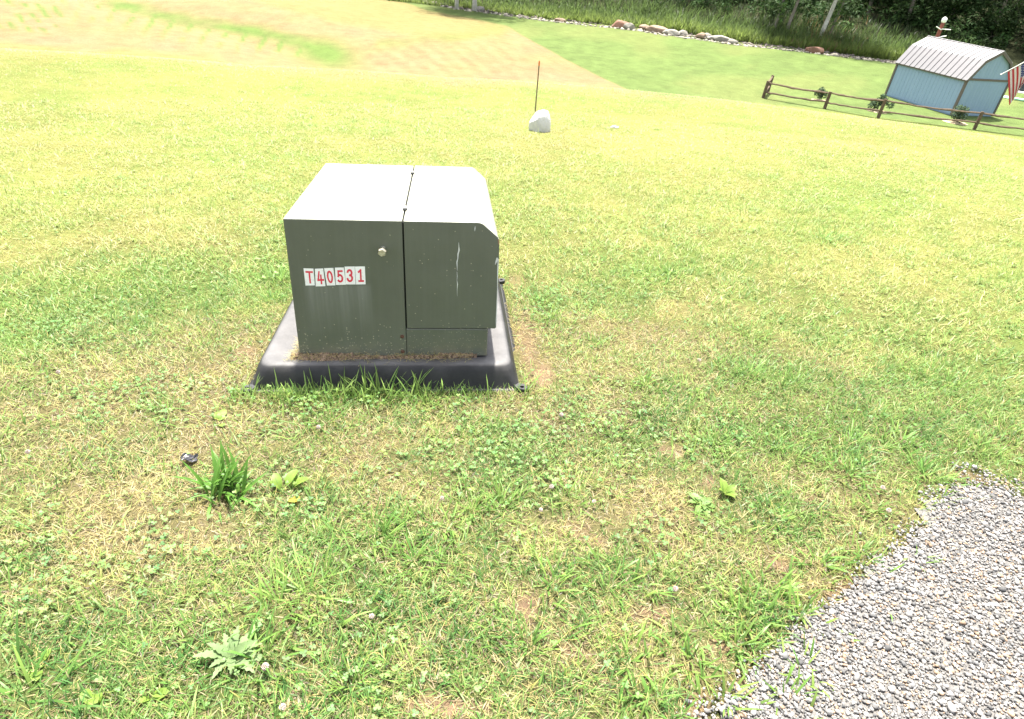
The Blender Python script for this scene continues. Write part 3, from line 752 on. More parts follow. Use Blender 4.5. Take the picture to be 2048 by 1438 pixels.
# paint scrapes (bare primer) on the hood
m_scr, t, b = mat('paint_scrape', (.52, .53, .52), .7, .2)
def scrape(line, wds, y=-.0024):
    mb = MB(); L = []; R_ = []
    P_ = [front(*p) for p in line]
    for i, (p, wd) in enumerate(zip(P_, wds)):
        j = rng.uniform(-.0012, .0012); L.append((p[0] - wd + j, y - .0004, p[2])); R_.append((p[0] + wd + j, y - .0004, p[2]))
    n_ = len(L); mb.add(L + R_ + [(a, y + .0006, c) for a, _, c in L] + [(a, y + .0006, c) for a, _, c in R_],
        [(i, i + 1, n_ + i + 1, n_ + i) for i in range(n_ - 1)] + [(i, 2*n_ + i, 2*n_ + i + 1, i + 1) for i in range(n_ - 1)] + [(n_ + i, n_ + i + 1, 3*n_ + i + 1, 3*n_ + i) for i in range(n_ - 1)])
    obj('paint_scrape', mb, m_scr, hood)
scrape([(917.5, 484), (918, 492), (918.5, 500), (916, 508), (915.5, 516), (913.5, 524), (914, 533), (914, 541)], [.0004, .0014, .0030, .0026, .0016, .0022, .0012, .0005])
scrape([(914, 543), (914.5, 552), (913.5, 560), (915.5, 568), (914.5, 578), (914, 592)], [.0006, .0010, .0005, .0018, .0008, .0003])
scrape([(950, 452), (949.5, 457), (950, 462)], [.0006, .0018, .0006])
m_scr2, _, _ = mat('rust_chip', (.26, .17, .11), .9, .1)
scrape([(997, 478), (997.6, 484), (997.8, 490)], [.002, .003, .0008])
hood.children[-1].data.materials[0] = m_scr2
scrape([(994.8, 515), (993.5, 522), (990, 529)], [.003, .004, .0006])
scrape([(996, 517), (995.6, 545), (995, 575), (994, 605), (992.4, 640), (991.5, 653)], [.002, .0022, .0012, .0016, .0022, .0005])
# ---- plastic pad under the cabinet
m_pad, t, b = mat('pad_plastic', (.022, .022, .026), .36, .38)
ov = objvec(t)
dust = ramp(t, noise_n(t, 7, 6, .7, ov), [(.45, 0.), (.8, .5)])
tcn = node(t, 'ShaderNodeTexCoord'); sn = node(t, 'ShaderNodeSeparateXYZ'); t.links.new(tcn.outputs['Normal'], sn.inputs[0])
up_ = node(t, 'ShaderNodeMapRange'); t.links.new(sn.outputs[2], up_.inputs[0]); up_.inputs[1].default_value = .80; up_.inputs[2].default_value = .99
dust_sheen = node(t, 'ShaderNodeMath', operation='MULTIPLY'); t.links.new(up_.outputs[0], dust_sheen.inputs[0]); t.links.new(ramp(t, noise_n(t, 4, 6, .7, ov), [(.25, .35), (.65, 1.)]), dust_sheen.inputs[1])
c_ = mixc(t, dust, (.010, .010, .011), (.05, .048, .046))
t.links.new(mixc(t, dust_sheen.outputs[0], c_, (.115, .112, .112)), b.inputs['Base Color'])  # pale upward faces: dust plus the sky's glossy reflection put into the colour
t.links.new(ramp(t, noise_n(t, 12, 5, .7, ov), [(.3, .42), (.7, .74)]), b.inputs['Roughness'])
bump(t, b, noise_n(t, 260, 3, .6, ov), .15, .001)
def rrect(x0, x1, y0, y1, r, z, n=6):
    out = []
    for cx_, cy_, a0 in ((x1 - r, y1 - r, 0), (x0 + r, y1 - r, 90), (x0 + r, y0 + r, 180), (x1 - r, y0 + r, 270)):
        for k in range(n + 1):
            a = math.radians(a0 + 90 * k / n); out.append((cx_ + r * math.cos(a), cy_ + r * math.sin(a), z))
    return out
X0, X1, Y0, Y1 = -.210, .968, -.128, 1.155
PM = bpy.data.objects.new('equipment_pad', None)
prof = [(0, -.118, .010), (0, -.1045, .012), (.016, -.1035, .014), (.019, -.098, .02), (.024, -.080, .03), (.031, -.054, .05), (.038, -.030, .055), (.046, -.013, .06), (.057, -.003, .065), (.072, .0, .07), (.100, -.0015, .07), (.118, -.006, .06), (.135, -.007, .05)]
rings_ = [rrect(X0 + i_, X1 - i_, Y0 + i_, Y1 - i_, r_, z_) for i_, z_, r_ in prof]
pad = empty('equipment_pad', (0, 0, 0), 'black moulded plastic pad under the green transformer cabinet', 'equipment pad')
bpy.data.objects.remove(PM)
pad.matrix_world = TM
obj('pad_shell', MB().rings(rings_), m_pad, pad, smooth=True)
m_lug, t, b = mat('lug_worn_plastic', (.035, .035, .037), .65, .3)
for lx, ly, a in ((X1 - .012, Y0 + .012, -45), (X0 + .012, Y0 + .012, -135), (X1 - .012, Y1 - .012, 45), (X0 + .012, Y1 - .012, 135)):
    R2 = math.radians(a); ca, sa = math.cos(R2), math.sin(R2)
    ou = []; inn = []
    for k in range(20):
        th = 2 * math.pi * k / 20; u = .030 * math.cos(th) ; v = .024 * math.sin(th)
        ou.append((lx + ca * u - sa * v, ly + sa * u + ca * v)); u = .009 * math.cos(th) + .006; v = .009 * math.sin(th)
        inn.append((lx + ca * u - sa * v, ly + sa * u + ca * v))
    mb = MB(); z0, z1 = -.099, -.086
    mb.rings([[(x_, y_, z0) for x_, y_ in ou], [(x_, y_, z1) for x_, y_ in ou], [(x_, y_, z1) for x_, y_ in inn], [(x_, y_, z0) for x_, y_ in inn]], False, False)
    obj('anchor_lug', mb, m_lug, pad, bevel=.002)
# debris: soil and dry clippings against the cabinet's foot
m_soil, t, b = mat('dry_debris', (.30, .22, .15), .95, .1)
t.links.new(ramp(t, noise_n(t, 90, 6, .75, objvec(t)), [(.38, (.05, .038, .03)), (.5, (.20, .14, .095)), (.62, (.36, .265, .18))]), b.inputs['Base Color'])
bump(t, b, noise_n(t, 150, 5, .7, objvec(t)), 1, .006)
deb = MB(); nx_ = 120; rows = []
ny_ = 7
for j in range(ny_):
    row = []
    for i in range(nx_ + 1):
        xx = -.035 + .80 * i / nx_
        wdt = .012 + .032 * max(0, math.sin(xx * 7 + .9)) ** 2 + .010 * random.random() if xx < .62 else .010 * (1 - (xx - .62) / .15) + .004 * random.random()
        hgt = (.010 + .016 * (math.sin(xx * 9 + 1) > .1) * random.uniform(.5, 1) + .006 * random.random())
        v_ = j / (ny_ - 1); yy = .006 - (wdt + .006) * v_
        zz = -.008 + hgt * (1 - v_) ** .8 + (.004 * random.random() if 0 < j < ny_ - 1 else 0)
        row.append((xx, yy, zz if j < ny_ - 1 else -.012))
    rows.append(row)
deb.add([p for r in rows for p in r], [(j*(nx_+1)+i, (j+1)*(nx_+1)+i, (j+1)*(nx_+1)+i+1, j*(nx_+1)+i+1) for j in range(ny_-1) for i in range(nx_)])
d1 = obj('dry_debris', deb, m_soil); d1.matrix_world = TM
tag(d1, 'brown soil and clippings heaped along the cabinet foot', 'debris', kind='stuff')
n = 900
lx = rng.uniform(-.05, .74, n); ly = -np.abs(rng.normal(0, .028, n)); lz = np.full(n, .006) + rng.uniform(0, .014, n) * (ly > -.03)
k = rng.uniform(0, 1, n) < .25; lx[k] = -.012 - np.abs(rng.normal(0, .012, k.sum())); ly[k] = rng.uniform(-.03, .16, k.sum())
P = np.stack([lx, ly, lz], -1); cb = straw_cols(n) * .9
V, F, C = blades(P, rng.uniform(0, 6.28, n), rng.uniform(1.2, 1.57, n), .02 * rng.uniform(.5, 1.8, n), .0016 * rng.uniform(.6, 1.4, n), cb, cb, 2, rng.uniform(-.1, .2, n))
d2 = obj('dry_clippings', np_mesh('dry_clippings', V, [F], C), m_grass); d2.matrix_world = TM
tag(d2, 'dry straw clippings lying on the black pad', 'clippings', kind='stuff')

# ================================================================== SMALL THINGS ON THE LAWN
# pale rock and marker stake
def boulder(name, c, sx, sy, sz, seed, m, label, cat='rock', group=None, shape=None, rz=0, sub=3, rough=.12):
    import bmesh
    bm = bmesh.new(); bmesh.ops.create_icosphere(bm, subdivisions=sub, radius=1)
    rs_ = np.random.default_rng(seed); off = rs_.uniform(0, 50, 3)
    pl = [(Vector(rs_.normal(0, 1, 3)).normalized(), rs_.uniform(.55, .85)) for _ in range(9)]
    for v in bm.verts:
        p = v.co.copy()
        for nrm, d in pl:
            q_ = p.dot(nrm)
            if q_ > d: p -= nrm * (q_ - d) * .85
        nn = fbm(np.array([p.x * 1.7 + off[0] + p.z]), np.array([p.y * 1.7 + off[1] - p.z]), seed, 3)[0] - .5
        p *= 1 + rough * 2 * nn
        if shape: p = Vector(shape(p))
        v.co = (p.x * sx, p.y * sy, p.z * sz)
    me = bpy.data.meshes.new(name); bm.to_mesh(me); bm.free()
    o = obj(name, me, m); o.location = tuple(c); o.rotation_euler = (0, 0, rz)
    return tag(o, label, cat, group)
def stonemat(name, a, bb, sc=6):
    m, t, b = mat(name, rough=.85, spec=.2)
    t.links.new(ramp(t, noise_n(t, sc, 6, .7, objvec(t)), [(.3, a), (.7, bb)]), b.inputs['Base Color'])
    bump(t, b, noise_n(t, sc * 3, 6, .7, objvec(t)), .6, .03); return m
m_white_rock = stonemat('white_rock', (.42, .42, .42), (.60, .60, .59), 9)
def rshape(p):
    k = 1 - .22 * (p.z + .3); return (p.x * k, p.y * k, max(p.z, -.55) if p.z < .8 else .8 + (p.z - .8) * .3)
rdist = float(np.linalg.norm(ROCK - EYE)); mpp = rdist / FPX
boulder('rock', ROCK + np.array([0, .10, .10]), 24.5 * mpp * .9, .14, .23, 3, m_white_rock, 'pale grey rock standing in the lawn before the thin stake', shape=rshape, sub=4, rough=.07)
sb = hit1(1070.5, 222)
m_wood, t, b = mat('weathered_stake', (.20, .16, .10), .9, .1)
t.links.new(ramp(t, noise_n(t, 30, 5, .7, objvec(t)), [(.3, (.13, .10, .06)), (.7, (.26, .21, .13))]), b.inputs['Base Color'])
m_orange, t, b = mat('orange_marker_paint', (.55, .16, .05), .7, .2)
stk = empty('survey_stake', sb, 'thin wooden stake with orange tip behind the pale rock', 'stake')
sd0 = float(np.linalg.norm(sb - EYE)); mp2 = sd0 / FPX
hgt = 87 * mp2; lx_ = -3.2 * mp2
stk.rotation_euler = (0, 0, 0)
rad = 1.45 * mp2
obj('shaft', MB().tube([(0, 0, -.05), (lx_ * .02, 0, .0), (lx_ * .5, 0, hgt * .5), (lx_ * .92, 0, hgt * .9)], [rad, rad, rad * .95, rad * .9], 6), m_wood, stk)
obj('painted_tip', MB().tube([(lx_ * .92, 0, hgt * .9), (lx_ * .98, 0, hgt * .985), (lx_, 0, hgt)], [rad * 1.05, rad * 1.05, rad * .5], 6), m_orange, stk)
wc = hit1(1229, 256); boulder('flat_stone', wc + np.array([0, 0, .012]), .075, .05, .03, 8, m_white_rock, 'small flat white stone in the lawn right of the rock', 'stone', sub=2)

# leaf shapes for weeds
def leaf_mesh(name, L, W, profile='ovate', curl=.6, fold=.18, n=9, rise=.9, wav=0.0):
    """leaf growing along +X, starting steep (rise rad) and bending down by curl"""
    vs = []; fs = []; x = z = 0.0
    for i in range(n + 1):
        s = i / n
        if profile == 'ovate': wd = W * (math.sin(math.pi * min(1, (max(0, s - .16) / .84)) ** .8) if s > .16 else .10 + .1 * s)
        elif profile == 'lance': wd = W * (math.sin(math.pi * (s ** .75)) * .95 + .08 * (1 - s))
        elif profile == 'round': wd = W * (math.sqrt(max(0, 1 - ((s - .62) / .38) ** 2)) if s > .26 else .06)
        else: wd = W * (math.sin(math.pi * s ** .8) * (.72 + .28 * math.cos(i * 2.9)) + .05)
        wd = max(wd, .0006) if s < .995 else .0004
        a = rise - curl * s
        if i: x += math.cos(a) * L / n; z += math.sin(a) * L / n
        nx_, nz_ = -math.sin(a), math.cos(a)
        lift = fold * wd; wv = wav * math.sin(i * 2.2)
        vs += [(x + nx_ * lift, -wd / 2, z + nz_ * lift + wv), (x, 0, z), (x + nx_ * lift, wd / 2, z + nz_ * lift - wv)]
        if i:
            o = (i - 1) * 3; fs += [(o, o+1, o+4, o+3), (o+1, o+2, o+5, o+4)]
    me = bpy.data.meshes.new(name); me.from_pydata(vs, [], fs); me.update()
    me.polygons.foreach_set('use_smooth', np.ones(len(me.polygons), bool)); return me
def leaves(parent, meshes, m, spec, name='leaf'):
    for (az_, sc, mi, dx, dy) in spec:
        me = meshes[mi]
        if not me.materials: me.materials.append(m)
        o = bpy.data.objects.new(name, me); col.objects.link(o); o.parent = parent
        o.rotation_euler = (random.uniform(-.2, .2), random.uniform(-.15, .15), az_); o.scale = (sc,) * 3; o.location = (dx, dy, 0)
m_plantain = leafmat('plantain_leaf', .35, .45, .35, (.085, .19, .028), 25)
m_broad = leafmat('broadleaf', .35, .5, .3, (.125, .215, .055), 25)
m_pale = leafmat('pale_weed_leaf', .35, .6, .25, (.15, .22, .09), 25)
m_yellow = leafmat('yellow_leaf', .4, .55, .25, (.36, .30, .045), 25)
m_lime = leafmat('lime_leaf', .4, .5, .3, (.16, .25, .04), 25)
def sink(p, dz=-.004): return (p[0], p[1], p[2] + dz)
# narrow-leaved plantain clump
pc = hit1(447, 985)
pl_ = empty('plantain_weed', sink(pc), 'dark green tuft of long narrow leaves beside the black scrap', 'weed')
ms = [leaf_mesh('plantain_leaf', .145, .0125, 'lance', c_, .22, 9, r_) for c_, r_ in ((.5, 1.35), (.8, 1.15), (1.0, .9), (.9, .65))]
sp_ = []
for k in range(64):
    mi = random.choice([0, 0, 1, 1, 2, 3]); sp_.append((random.uniform(0, 6.28), random.uniform(.6, 1.1) * (1.15 if mi == 0 else 1.0), mi, random.gauss(0, .03), random.gauss(0, .03)))
leaves(pl_, ms, m_plantain, sp_)
# weed with round lime leaves and one yellow leaf
yc = hit1(575, 985)
yw = empty('round_leaf_weed', sink(yc), 'lime green round-leaved weed with one yellow leaf, right of the dark tuft', 'weed')
mr_ = [leaf_mesh('round_leaf', .085, .034, 'round', 1.2, .10, 10, 1.25)]
leaves(yw, mr_, m_lime, [(1.2, 1.0, 0, -.01, .01), (2.2, .9, 0, -.02, 0), (.3, .95, 0, .01, .01), (.9, .75, 0, 0, .02), (3.0, .7, 0, -.02, .0)])
my_ = [leaf_mesh('yellow_leaf', .058, .038, 'round', 1.0, .06, 10, 1.15)]
leaves(yw, my_, m_yellow, [(-.5, 1.0, 0, .012, -.03)], 'yellow_leaf')
# broadleaf rosette
bc = hit1(1404, 1012)
bw = empty('broadleaf_rosette', sink(bc, .004), 'flat pale green rosette of broad leaves near the gravel corner', 'weed')
mbl = [leaf_mesh('broad_leaf', .062, .027, 'ovate', .75, .16, 9, .45, .0012), leaf_mesh('broad_leaf', .05, .024, 'ovate', .6, .2, 9, .6, .001)]
leaves(bw, mbl, m_broad, [(k * .785 + random.uniform(-.2, .2), random.uniform(.85, 1.1), 0, 0, 0) for k in range(8)] + [(k * 2.1 + .4, .8, 1, 0, 0) for k in range(3)])
bc2 = hit1(1450, 992)
bw2 = empty('broadleaf_seedling', sink(bc2, .004), 'upright lime seedling with few broad leaves behind the flat rosette', 'weed')
mb2 = [leaf_mesh('broad_leaf', .065, .033, 'ovate', .7, .16, 9, 1.0, .0012)]
leaves(bw2, mb2, m_lime, [(1.9, 1.0, 0, 0, 0), (.6, .85, 0, 0, 0), (3.6, .8, 0, 0, 0), (5.2, .75, 0, 0, 0), (-.3, .7, 0, 0, 0)])
# jagged pale rosette low left
jc = hit1(462, 1318)
jw = empty('jagged_rosette', sink(jc, .004), 'grey-green jagged-leaved rosette in the grass at the lower left', 'weed')
mj = [leaf_mesh('jagged_leaf', .075, .026, 'jag', .9, .14, 14, .62, .0015), leaf_mesh('jagged_leaf', .062, .024, 'jag', .8, .16, 14, .9, .0015)]
leaves(jw, mj, m_pale, [(k * .57 + random.uniform(-.2, .2), random.uniform(.95, 1.4), k % 2, 0, 0) for k in range(13)])
# pairs of round-leaved seedlings
for k, (px, py, lab) in enumerate([(305, 1400, 'two-leaved lime seedling at the bottom edge left of the jagged rosette'), (80, 1340, 'small round-leaved weed near the lower left corner'), (440, 838, 'low lime-green weed above the black scrap'), (1395, 790, 'pale yellow-green seedling on the lawn right of the pad'), (185, 1405, 'narrow lime seedling nearest the lower left corner')]):
    p = hit1(px, py); e = empty('seedling_weed', sink(p), lab, 'weed', 'seedling weeds in the lawn')
    mm = [leaf_mesh('seedling_leaf', .05, .026, 'round', 1.0, .1, 9, 1.0)]
    leaves(e, mm, m_lime, [(random.uniform(0, 6.28), random.uniform(.7, 1.0), 0, random.gauss(0, .012), random.gauss(0, .012)) for _ in range((3, 4, 6, 5, 3)[k])])
# white clover heads
m_flower, t, b = mat('clover_flower', (.62, .55, .48), .8, .1)
t.links.new(ramp(t, noise_n(t, 220, 4, .7, objvec(t)), [(.3, (.36, .25, .21)), (.6, (.52, .46, .42))]), b.inputs['Base Color'])
m_stem, _, _ = mat('green_stem', (.13, .20, .05), .7, .2)
fm = MB()
for k in range(46):
    ph = math.acos(1 - 1.75 * (k + .5) / 46); th = k * 2.39996
    d = Vector((math.sin(ph) * math.cos(th), math.sin(ph) * math.sin(th), math.cos(ph)))
    u = d.cross(Vector((.3, .2, .9))).normalized(); q_ = d.cross(u)
    a = d * .0035; bt = d * .0105
    fm.add([a + u * .0012, a - u * .0006 + q_ * .001, a - u * .0006 - q_ * .001, bt + u * .0016, bt - u * .0008 + q_ * .0014, bt - u * .0008 - q_ * .0014], [(0, 1, 4, 3), (1, 2, 5, 4), (2, 0, 3, 5), (3, 4, 5)])
fme = fm.mesh('flower_head'); fme.materials.append(m_flower)
sme = MB().tube([(0, 0, 0), (.004, .002, .02), (.002, 0, .042)], .0009, 5).mesh('stem'); sme.materials.append(m_stem)
FL = [(568, 1415, 'clover flower at the bottom edge below the jagged rosette'), (532, 1338, 'pinkish white clover flower just right of the jagged rosette'), (745, 1233, 'lone clover flower at the lower middle left of the bare earth patches'),
      (638, 856, 'white clover flower in front of the left half of the black pad'), (1100, 974, 'largest white clover flower in the clover patch before the pad'), (1186, 1003, 'clover flower at the right rim of the clover patch'),
      (1120, 832, 'clover flower just off the right front corner of the black pad'), (1080, 1020, 'clover flower at the lower rim of the clover patch'), (884, 996, 'clover flower at the left rim of the clover patch'),
      (1345, 1180, 'clover flower below the broad-leaved rosette'), (1770, 1022, 'clover flower close to the gravel edge, the nearer one'), (1758, 975, 'clover flower close to the gravel edge, the farther one'),
      (120, 745, 'clover flower far left, level with the pad front'), (60, 905, 'clover flower near the left picture edge, level with the black scrap'), (1395, 720, 'clover flower on the open lawn right of the cabinet')]
FP = hit(np.array([f[0] for f in FL], float), np.array([f[1] + 12. for f in FL]))
for (px, py, lab), p in zip(FL, FP):
    e = empty('clover_flower', sink(p, .0), lab, 'flower', 'white clover flowers in the lawn', random.uniform(0, 6.28))
    s_ = random.uniform(.65, .9); e.scale = (s_,) * 3
    for me_, nm, zz in ((sme, 'stem', 0), (fme, 'flower_head', .042)):
        o = bpy.data.objects.new(nm, me_); col.objects.link(o); o.parent = e; o.location = (.002 if zz else 0, 0, zz)
# black scrap of plastic
m_scrap, t, b = mat('scrap_black_plastic', (.03, .03, .035), .32, .5)
kc = hit1(380, 924)
sm_ = MB(); nxs, nys = 8, 5; vv = []
for j in range(nys):
    for i in range(nxs):
        u, v = i / (nxs - 1), j / (nys - 1)
        vv.append(((u - .5) * .050 + .004 * math.sin(v * 9), (v - .5) * .034 + .004 * math.sin(u * 7), .010 + .005 * math.sin(u * 4 + v * 2 + .5) + .004 * math.sin(v * 6 + 1) + .005 * (random.random() - .5)))
sm_.add(vv, [(j*nxs+i, j*nxs+i+1, (j+1)*nxs+i+1, (j+1)*nxs+i) for j in range(nys-1) for i in range(nxs-1)])
scr = obj('plastic_scrap', sm_, m_scrap); scr.location = tuple(kc + np.array([0, 0, .012])); scr.rotation_euler = (.15, .1, .3)
so2 = scr.modifiers.new('solid', 'SOLIDIFY'); so2.thickness = .003
tag(scr, 'crumpled black plastic scrap lying in the lawn', 'litter')

# ================================================================== SHED
SP = np.array([19.3804, 40.8947, -5.6573]) * S + EYE
SYAW = math.radians(-65.83); SL, SW, SE, SB, SR = 4.04, 2.9, 1.66, 2.42, 2.86; BO = .56
SP[2] = terrain(SP[0], SP[1]) + .0
shed = empty('garden_shed', (SP[0], SP[1], SP[2]), 'light blue gambrel-roofed shed with grey metal roof and brown trim', 'shed', rz=SYAW)
m_side, t, b = mat('blue_siding', (.30, .44, .55), .75, .2)
ov = objvec(t); mp = node(t, 'ShaderNodeMapping'); mp.inputs['Scale'].default_value = (9, 9, .6); t.links.new(ov, mp.inputs[0])
t.links.new(ramp(t, noise_n(t, 1, 5, .7, mp.outputs[0]), [(.3, (.215, .31, .42)), (.7, (.25, .345, .46))]), b.inputs['Base Color'])
m_trim, _, _ = mat('brown_trim', (.125, .11, .095), .8, .2)
m_roof, t, b = mat('grey_roof_metal', (.52, .50, .51), .42, .5, .15)
t.links.new(ramp(t, noise_n(t, 1.5, 5, .6, objvec(t)), [(.3, (.118, .115, .12)), (.7, (.155, .15, .155))]), b.inputs['Base Color'])
def grooved(axis, L, z0, z1, face, out, n, depth=.012, gw=.007):
    """wall of upright siding with recessed grooves"""
    mb = MB(); st_ = L / n
    for i in range(n):
        a0, a1 = i * st_ + gw / 2, (i + 1) * st_ - gw / 2
        if axis == 'x': mb.box((a0, min(face, face + out), z0), (a1, max(face, face + out), z1))
        else: mb.box((min(face, face + out), a0, z0), (max(face, face + out), a1, z1))
    return mb
core = MB()
outl = [(.0, .0), (SW, .0), (SW, SE), (SW - BO, SB), (SW / 2, SR), (BO, SB), (.0, SE)]
core.add([(0, y_, z_) for y_, z_ in outl] + [(SL, y_, z_) for y_, z_ in outl], [tuple(range(7))[::-1], tuple(range(7, 14))] + [(i, (i+1) % 7, 7 + (i+1) % 7, 7 + i) for i in range(7)])
# inset the core a little
cm = core.mesh('shed_frame')
for v in cm.vertices: v.co = (SL/2 + (v.co.x - SL/2) * .994, SW/2 + (v.co.y - SW/2) * .990, v.co.z * .993)
obj('shed_frame', cm, m_side, shed)
obj('side_wall', grooved('x', SL, .05, SE - .02, -.002, .03, 20), m_side, shed)
obj('side_wall', grooved('x', SL, .05, SE - .02, SW + .002, -.03, 20), m_side, shed)
def gable(face, out):
    mb = MB(); n_ = 14; st_ = SW / n_
    def top(y_): return float(np.interp(y_, [0, BO, SW/2, SW - BO, SW], [SE, SB, SR, SB, SE])) - .03
    for i in range(n_):
        a0, a1 = i * st_ + .0035, (i + 1) * st_ - .0035
        x0, x1 = sorted((face, face + out))
        mb.add([(x0,a0,.05),(x1,a0,.05),(x1,a1,.05),(x0,a1,.05),(x0,a0,top(a0)),(x1,a0,top(a0)),(x1,a1,top(a1)),(x0,a1,top(a1))],
               [(0,3,2,1),(4,5,6,7),(0,1,5,4),(1,2,6,5),(2,3,7,6),(3,0,4,7)])
    return mb
obj('gable_wall', gable(SL + .004, -.03), m_side, shed); obj('gable_wall', gable(-.004, .03), m_side, shed)
for cx_, cy_ in ((0, 0), (SL, 0), (SL, SW), (0, SW)):
    obj('corner_trim', MB().box((cx_ - .05, cy_ - .05, .02), (cx_ + .05, cy_ + .05, SE)), m_trim, shed)
for fx in (SL + .002, -.032):
    obj('gable_band', MB().box((fx, .055, SE - .06), (fx + .03, SW - .055, SE + .03)), m_trim, shed)
OV = .10
rl = [(-.10, SE - .075), (BO, SB + .03), (SW/2, SR + .035), (SW - BO, SB + .03), (SW + .10, SE - .075)]
for k in range(4):
    (y0, z0), (y1, z1) = rl[k], rl[k+1]; n_ = 14
    L_ = math.hypot(y1 - y0, z1 - z0); nrm = (-(z1 - z0) / L_, (y1 - y0) / L_)
    pw = (SL + 2 * OV) / n_
    def P3(x_, s_, h_): return (x_, y0 + (y1 - y0) * s_ + nrm[0] * h_, z0 + (z1 - z0) * s_ + nrm[1] * h_)
    mb = MB()
    for (xa, xb, ha, hb_) in ((0, pw, 0, .012), (pw - .045, pw - .008, .012, .04)):
        mb.add([P3(xa, 0, ha), P3(xb, 0, ha), P3(xb, 1, ha), P3(xa, 1, ha), P3(xa, 0, hb_), P3(xb, 0, hb_), P3(xb, 1, hb_), P3(xa, 1, hb_)],
               [(0,3,2,1),(4,5,6,7),(0,1,5,4),(1,2,6,5),(2,3,7,6),(3,0,4,7)])
    pme = mb.mesh('roof_panel'); pme.materials.append(m_roof)
    for i in range(n_):
        o = bpy.data.objects.new('roof_panel', pme); col.objects.link(o); o.parent = shed; o.location = (-OV + i * pw + .0005 * (i % 2), 0, .0006 * (k % 2))
    for fx in (SL + OV - .03, -OV):
        t0 = MB(); pts_ = [P3(0, 0, -.10), P3(0, 1, -.10), P3(0, 1, -.004), P3(0, 0, -.004)]
        t0.add([(fx + .002 * k, p[1], p[2]) for p in pts_] + [(fx + .03 + .002 * k, p[1], p[2]) for p in pts_], [(0,1,2,3),(7,6,5,4),(0,4,5,1),(1,5,6,2),(2,6,7,3),(3,7,4,0)])
        obj('rake_trim', t0, m_trim, shed)
obj('ridge_cap', MB().prism_y([(0, 0), (0, 0)], 0, 0) if False else MB().tube([(-OV - .01, SW/2, SR + .05), (SL + OV + .01, SW/2, SR + .05)], .05, 8, True, .5), m_roof, shed)
for k, y_ in ((0, -.085), (1, SW + .055)):
    obj('eave_trim', MB().box((-OV + .03, y_, SE - .13), (SL + OV - .03, y_ + .03, SE - .06)), m_trim, shed)

# ================================================================== SPLIT-RAIL FENCE
m_rail, t, b = mat('fence_wood', (.17, .11, .07), .9, .1)
t.links.new(ramp(t, noise_n(t, 7, 6, .7, objvec(t)), [(.3, (.07, .052, .038)), (.7, (.15, .112, .08))]), b.inputs['Base Color'])
bump(t, b, noise_n(t, 30, 5, .7, objvec(t)), .7, .01)
fp = hit(np.array([1526., 1535, 1649, 1756, 1948, 2135]), np.array([196., 186, 217, 236, 259, 281]))
fence = empty('split_rail_fence', fp[0], 'brown two-rail split-rail fence in front of the blue shed', 'fence')
o0 = fp[0]
PHT = [.74, .80, .72, .80, .76, .78]
for p, h in zip(fp, PHT):
    q_ = p - o0; mb = MB()
    mb.tube([(q_[0], q_[1], q_[2] - .3), (q_[0], q_[1], q_[2] + h * .5), (q_[0] + .01, q_[1], q_[2] + h)], [.075, .072, .068], 6); obj('post', mb, m_rail, fence)
def rail(pa, pb, fa, fb, sag):
    a = pa - o0 + np.array([0, 0, fa]); c_ = pb - o0 + np.array([0, 0, fb]); P_ = []; R_ = []
    nn = 12
    for i in range(nn + 1):
        s_ = i / nn; p = a * (1 - s_) + c_ * s_; p = p + np.array([0, 0, -sag * math.sin(math.pi * s_) + random.gauss(0, .008)])
        P_.append(p); R_.append((.038 if i in (0, nn) else .048) * random.uniform(.85, 1.12) * (1.35 if random.random() < .14 else 1))
    obj('rail', MB().tube(P_, R_, 6, True, .8), m_rail, fence)
for i, j in ((0, 1), (0, 2), (2, 3), (3, 4), (4, 5)):
    rail(fp[i], fp[j], PHT[i] * .92, PHT[j] * .92, .05); rail(fp[i], fp[j], PHT[i] * .36, PHT[j] * .40, .03)

# leaf-cloud foliage
def leafcloud(centers, radii, per, size, cols, flat=.75, droop=0.0, aspect=.62):
    Vs = []; Fs = []; Cs = []; n0 = 0
    N = len(centers) * per
    cen_ = np.repeat(centers, per, 0); rad_ = np.repeat(radii, per, 0)
    d = rng.normal(0, 1, (N, 3)); d /= np.linalg.norm(d, axis=1, keepdims=True); q = rng.uniform(.25, 1, (N, 1)) ** .5
    P = cen_ + d * q * rad_
    nrm = d * .6 + np.array([0, 0, .6]) + rng.normal(0, .55, (N, 3)); nrm /= np.linalg.norm(nrm, axis=1, keepdims=True)
    ref = rng.normal(0, 1, (N, 3)); u = np.cross(nrm, ref); u /= np.linalg.norm(u, axis=1, keepdims=True); v = np.cross(nrm, u)
    s = (size * rng.uniform(.6, 1.4, N))[:, None]
    V = np.stack([P - u * s, P + v * s * aspect * .6 + nrm * s * .12, P + u * s, P - v * s * aspect * .6 + nrm * s * .12], 1)
    F = (np.arange(N) * 4)[:, None] + np.array([[0, 1, 2, 3]])
    cc = np.repeat(cols, per, 0) * rng.uniform(.65, 1.4, (N, 1)); cc[:, 0] *= rng.uniform(.85, 1.2, N)
    C = np.repeat(cc[:, None], 4, 1)
    return V.reshape(-1, 3), F, C.reshape(-1, 3)
m_leaf = leafmat('tree_leaf', .25, .7, .12)
m_bark, t, b = mat('bark', rough=.95, spec=.1)
t.links.new(ramp(t, noise_n(t, 6, 6, .75, objvec(t)), [(.3, (.12, .10, .08)), (.7, (.30, .27, .23))]), b.inputs['Base Color']); bump(t, b, noise_n(t, 14, 5, .7, objvec(t)), .9, .04)
m_pale_bark, t, b = mat('pale_bark', rough=.9, spec=.1)
t.links.new(ramp(t, noise_n(t, 5, 6, .75, objvec(t)), [(.3, (.30, .28, .24)), (.65, (.62, .60, .55))]), b.inputs['Base Color'])

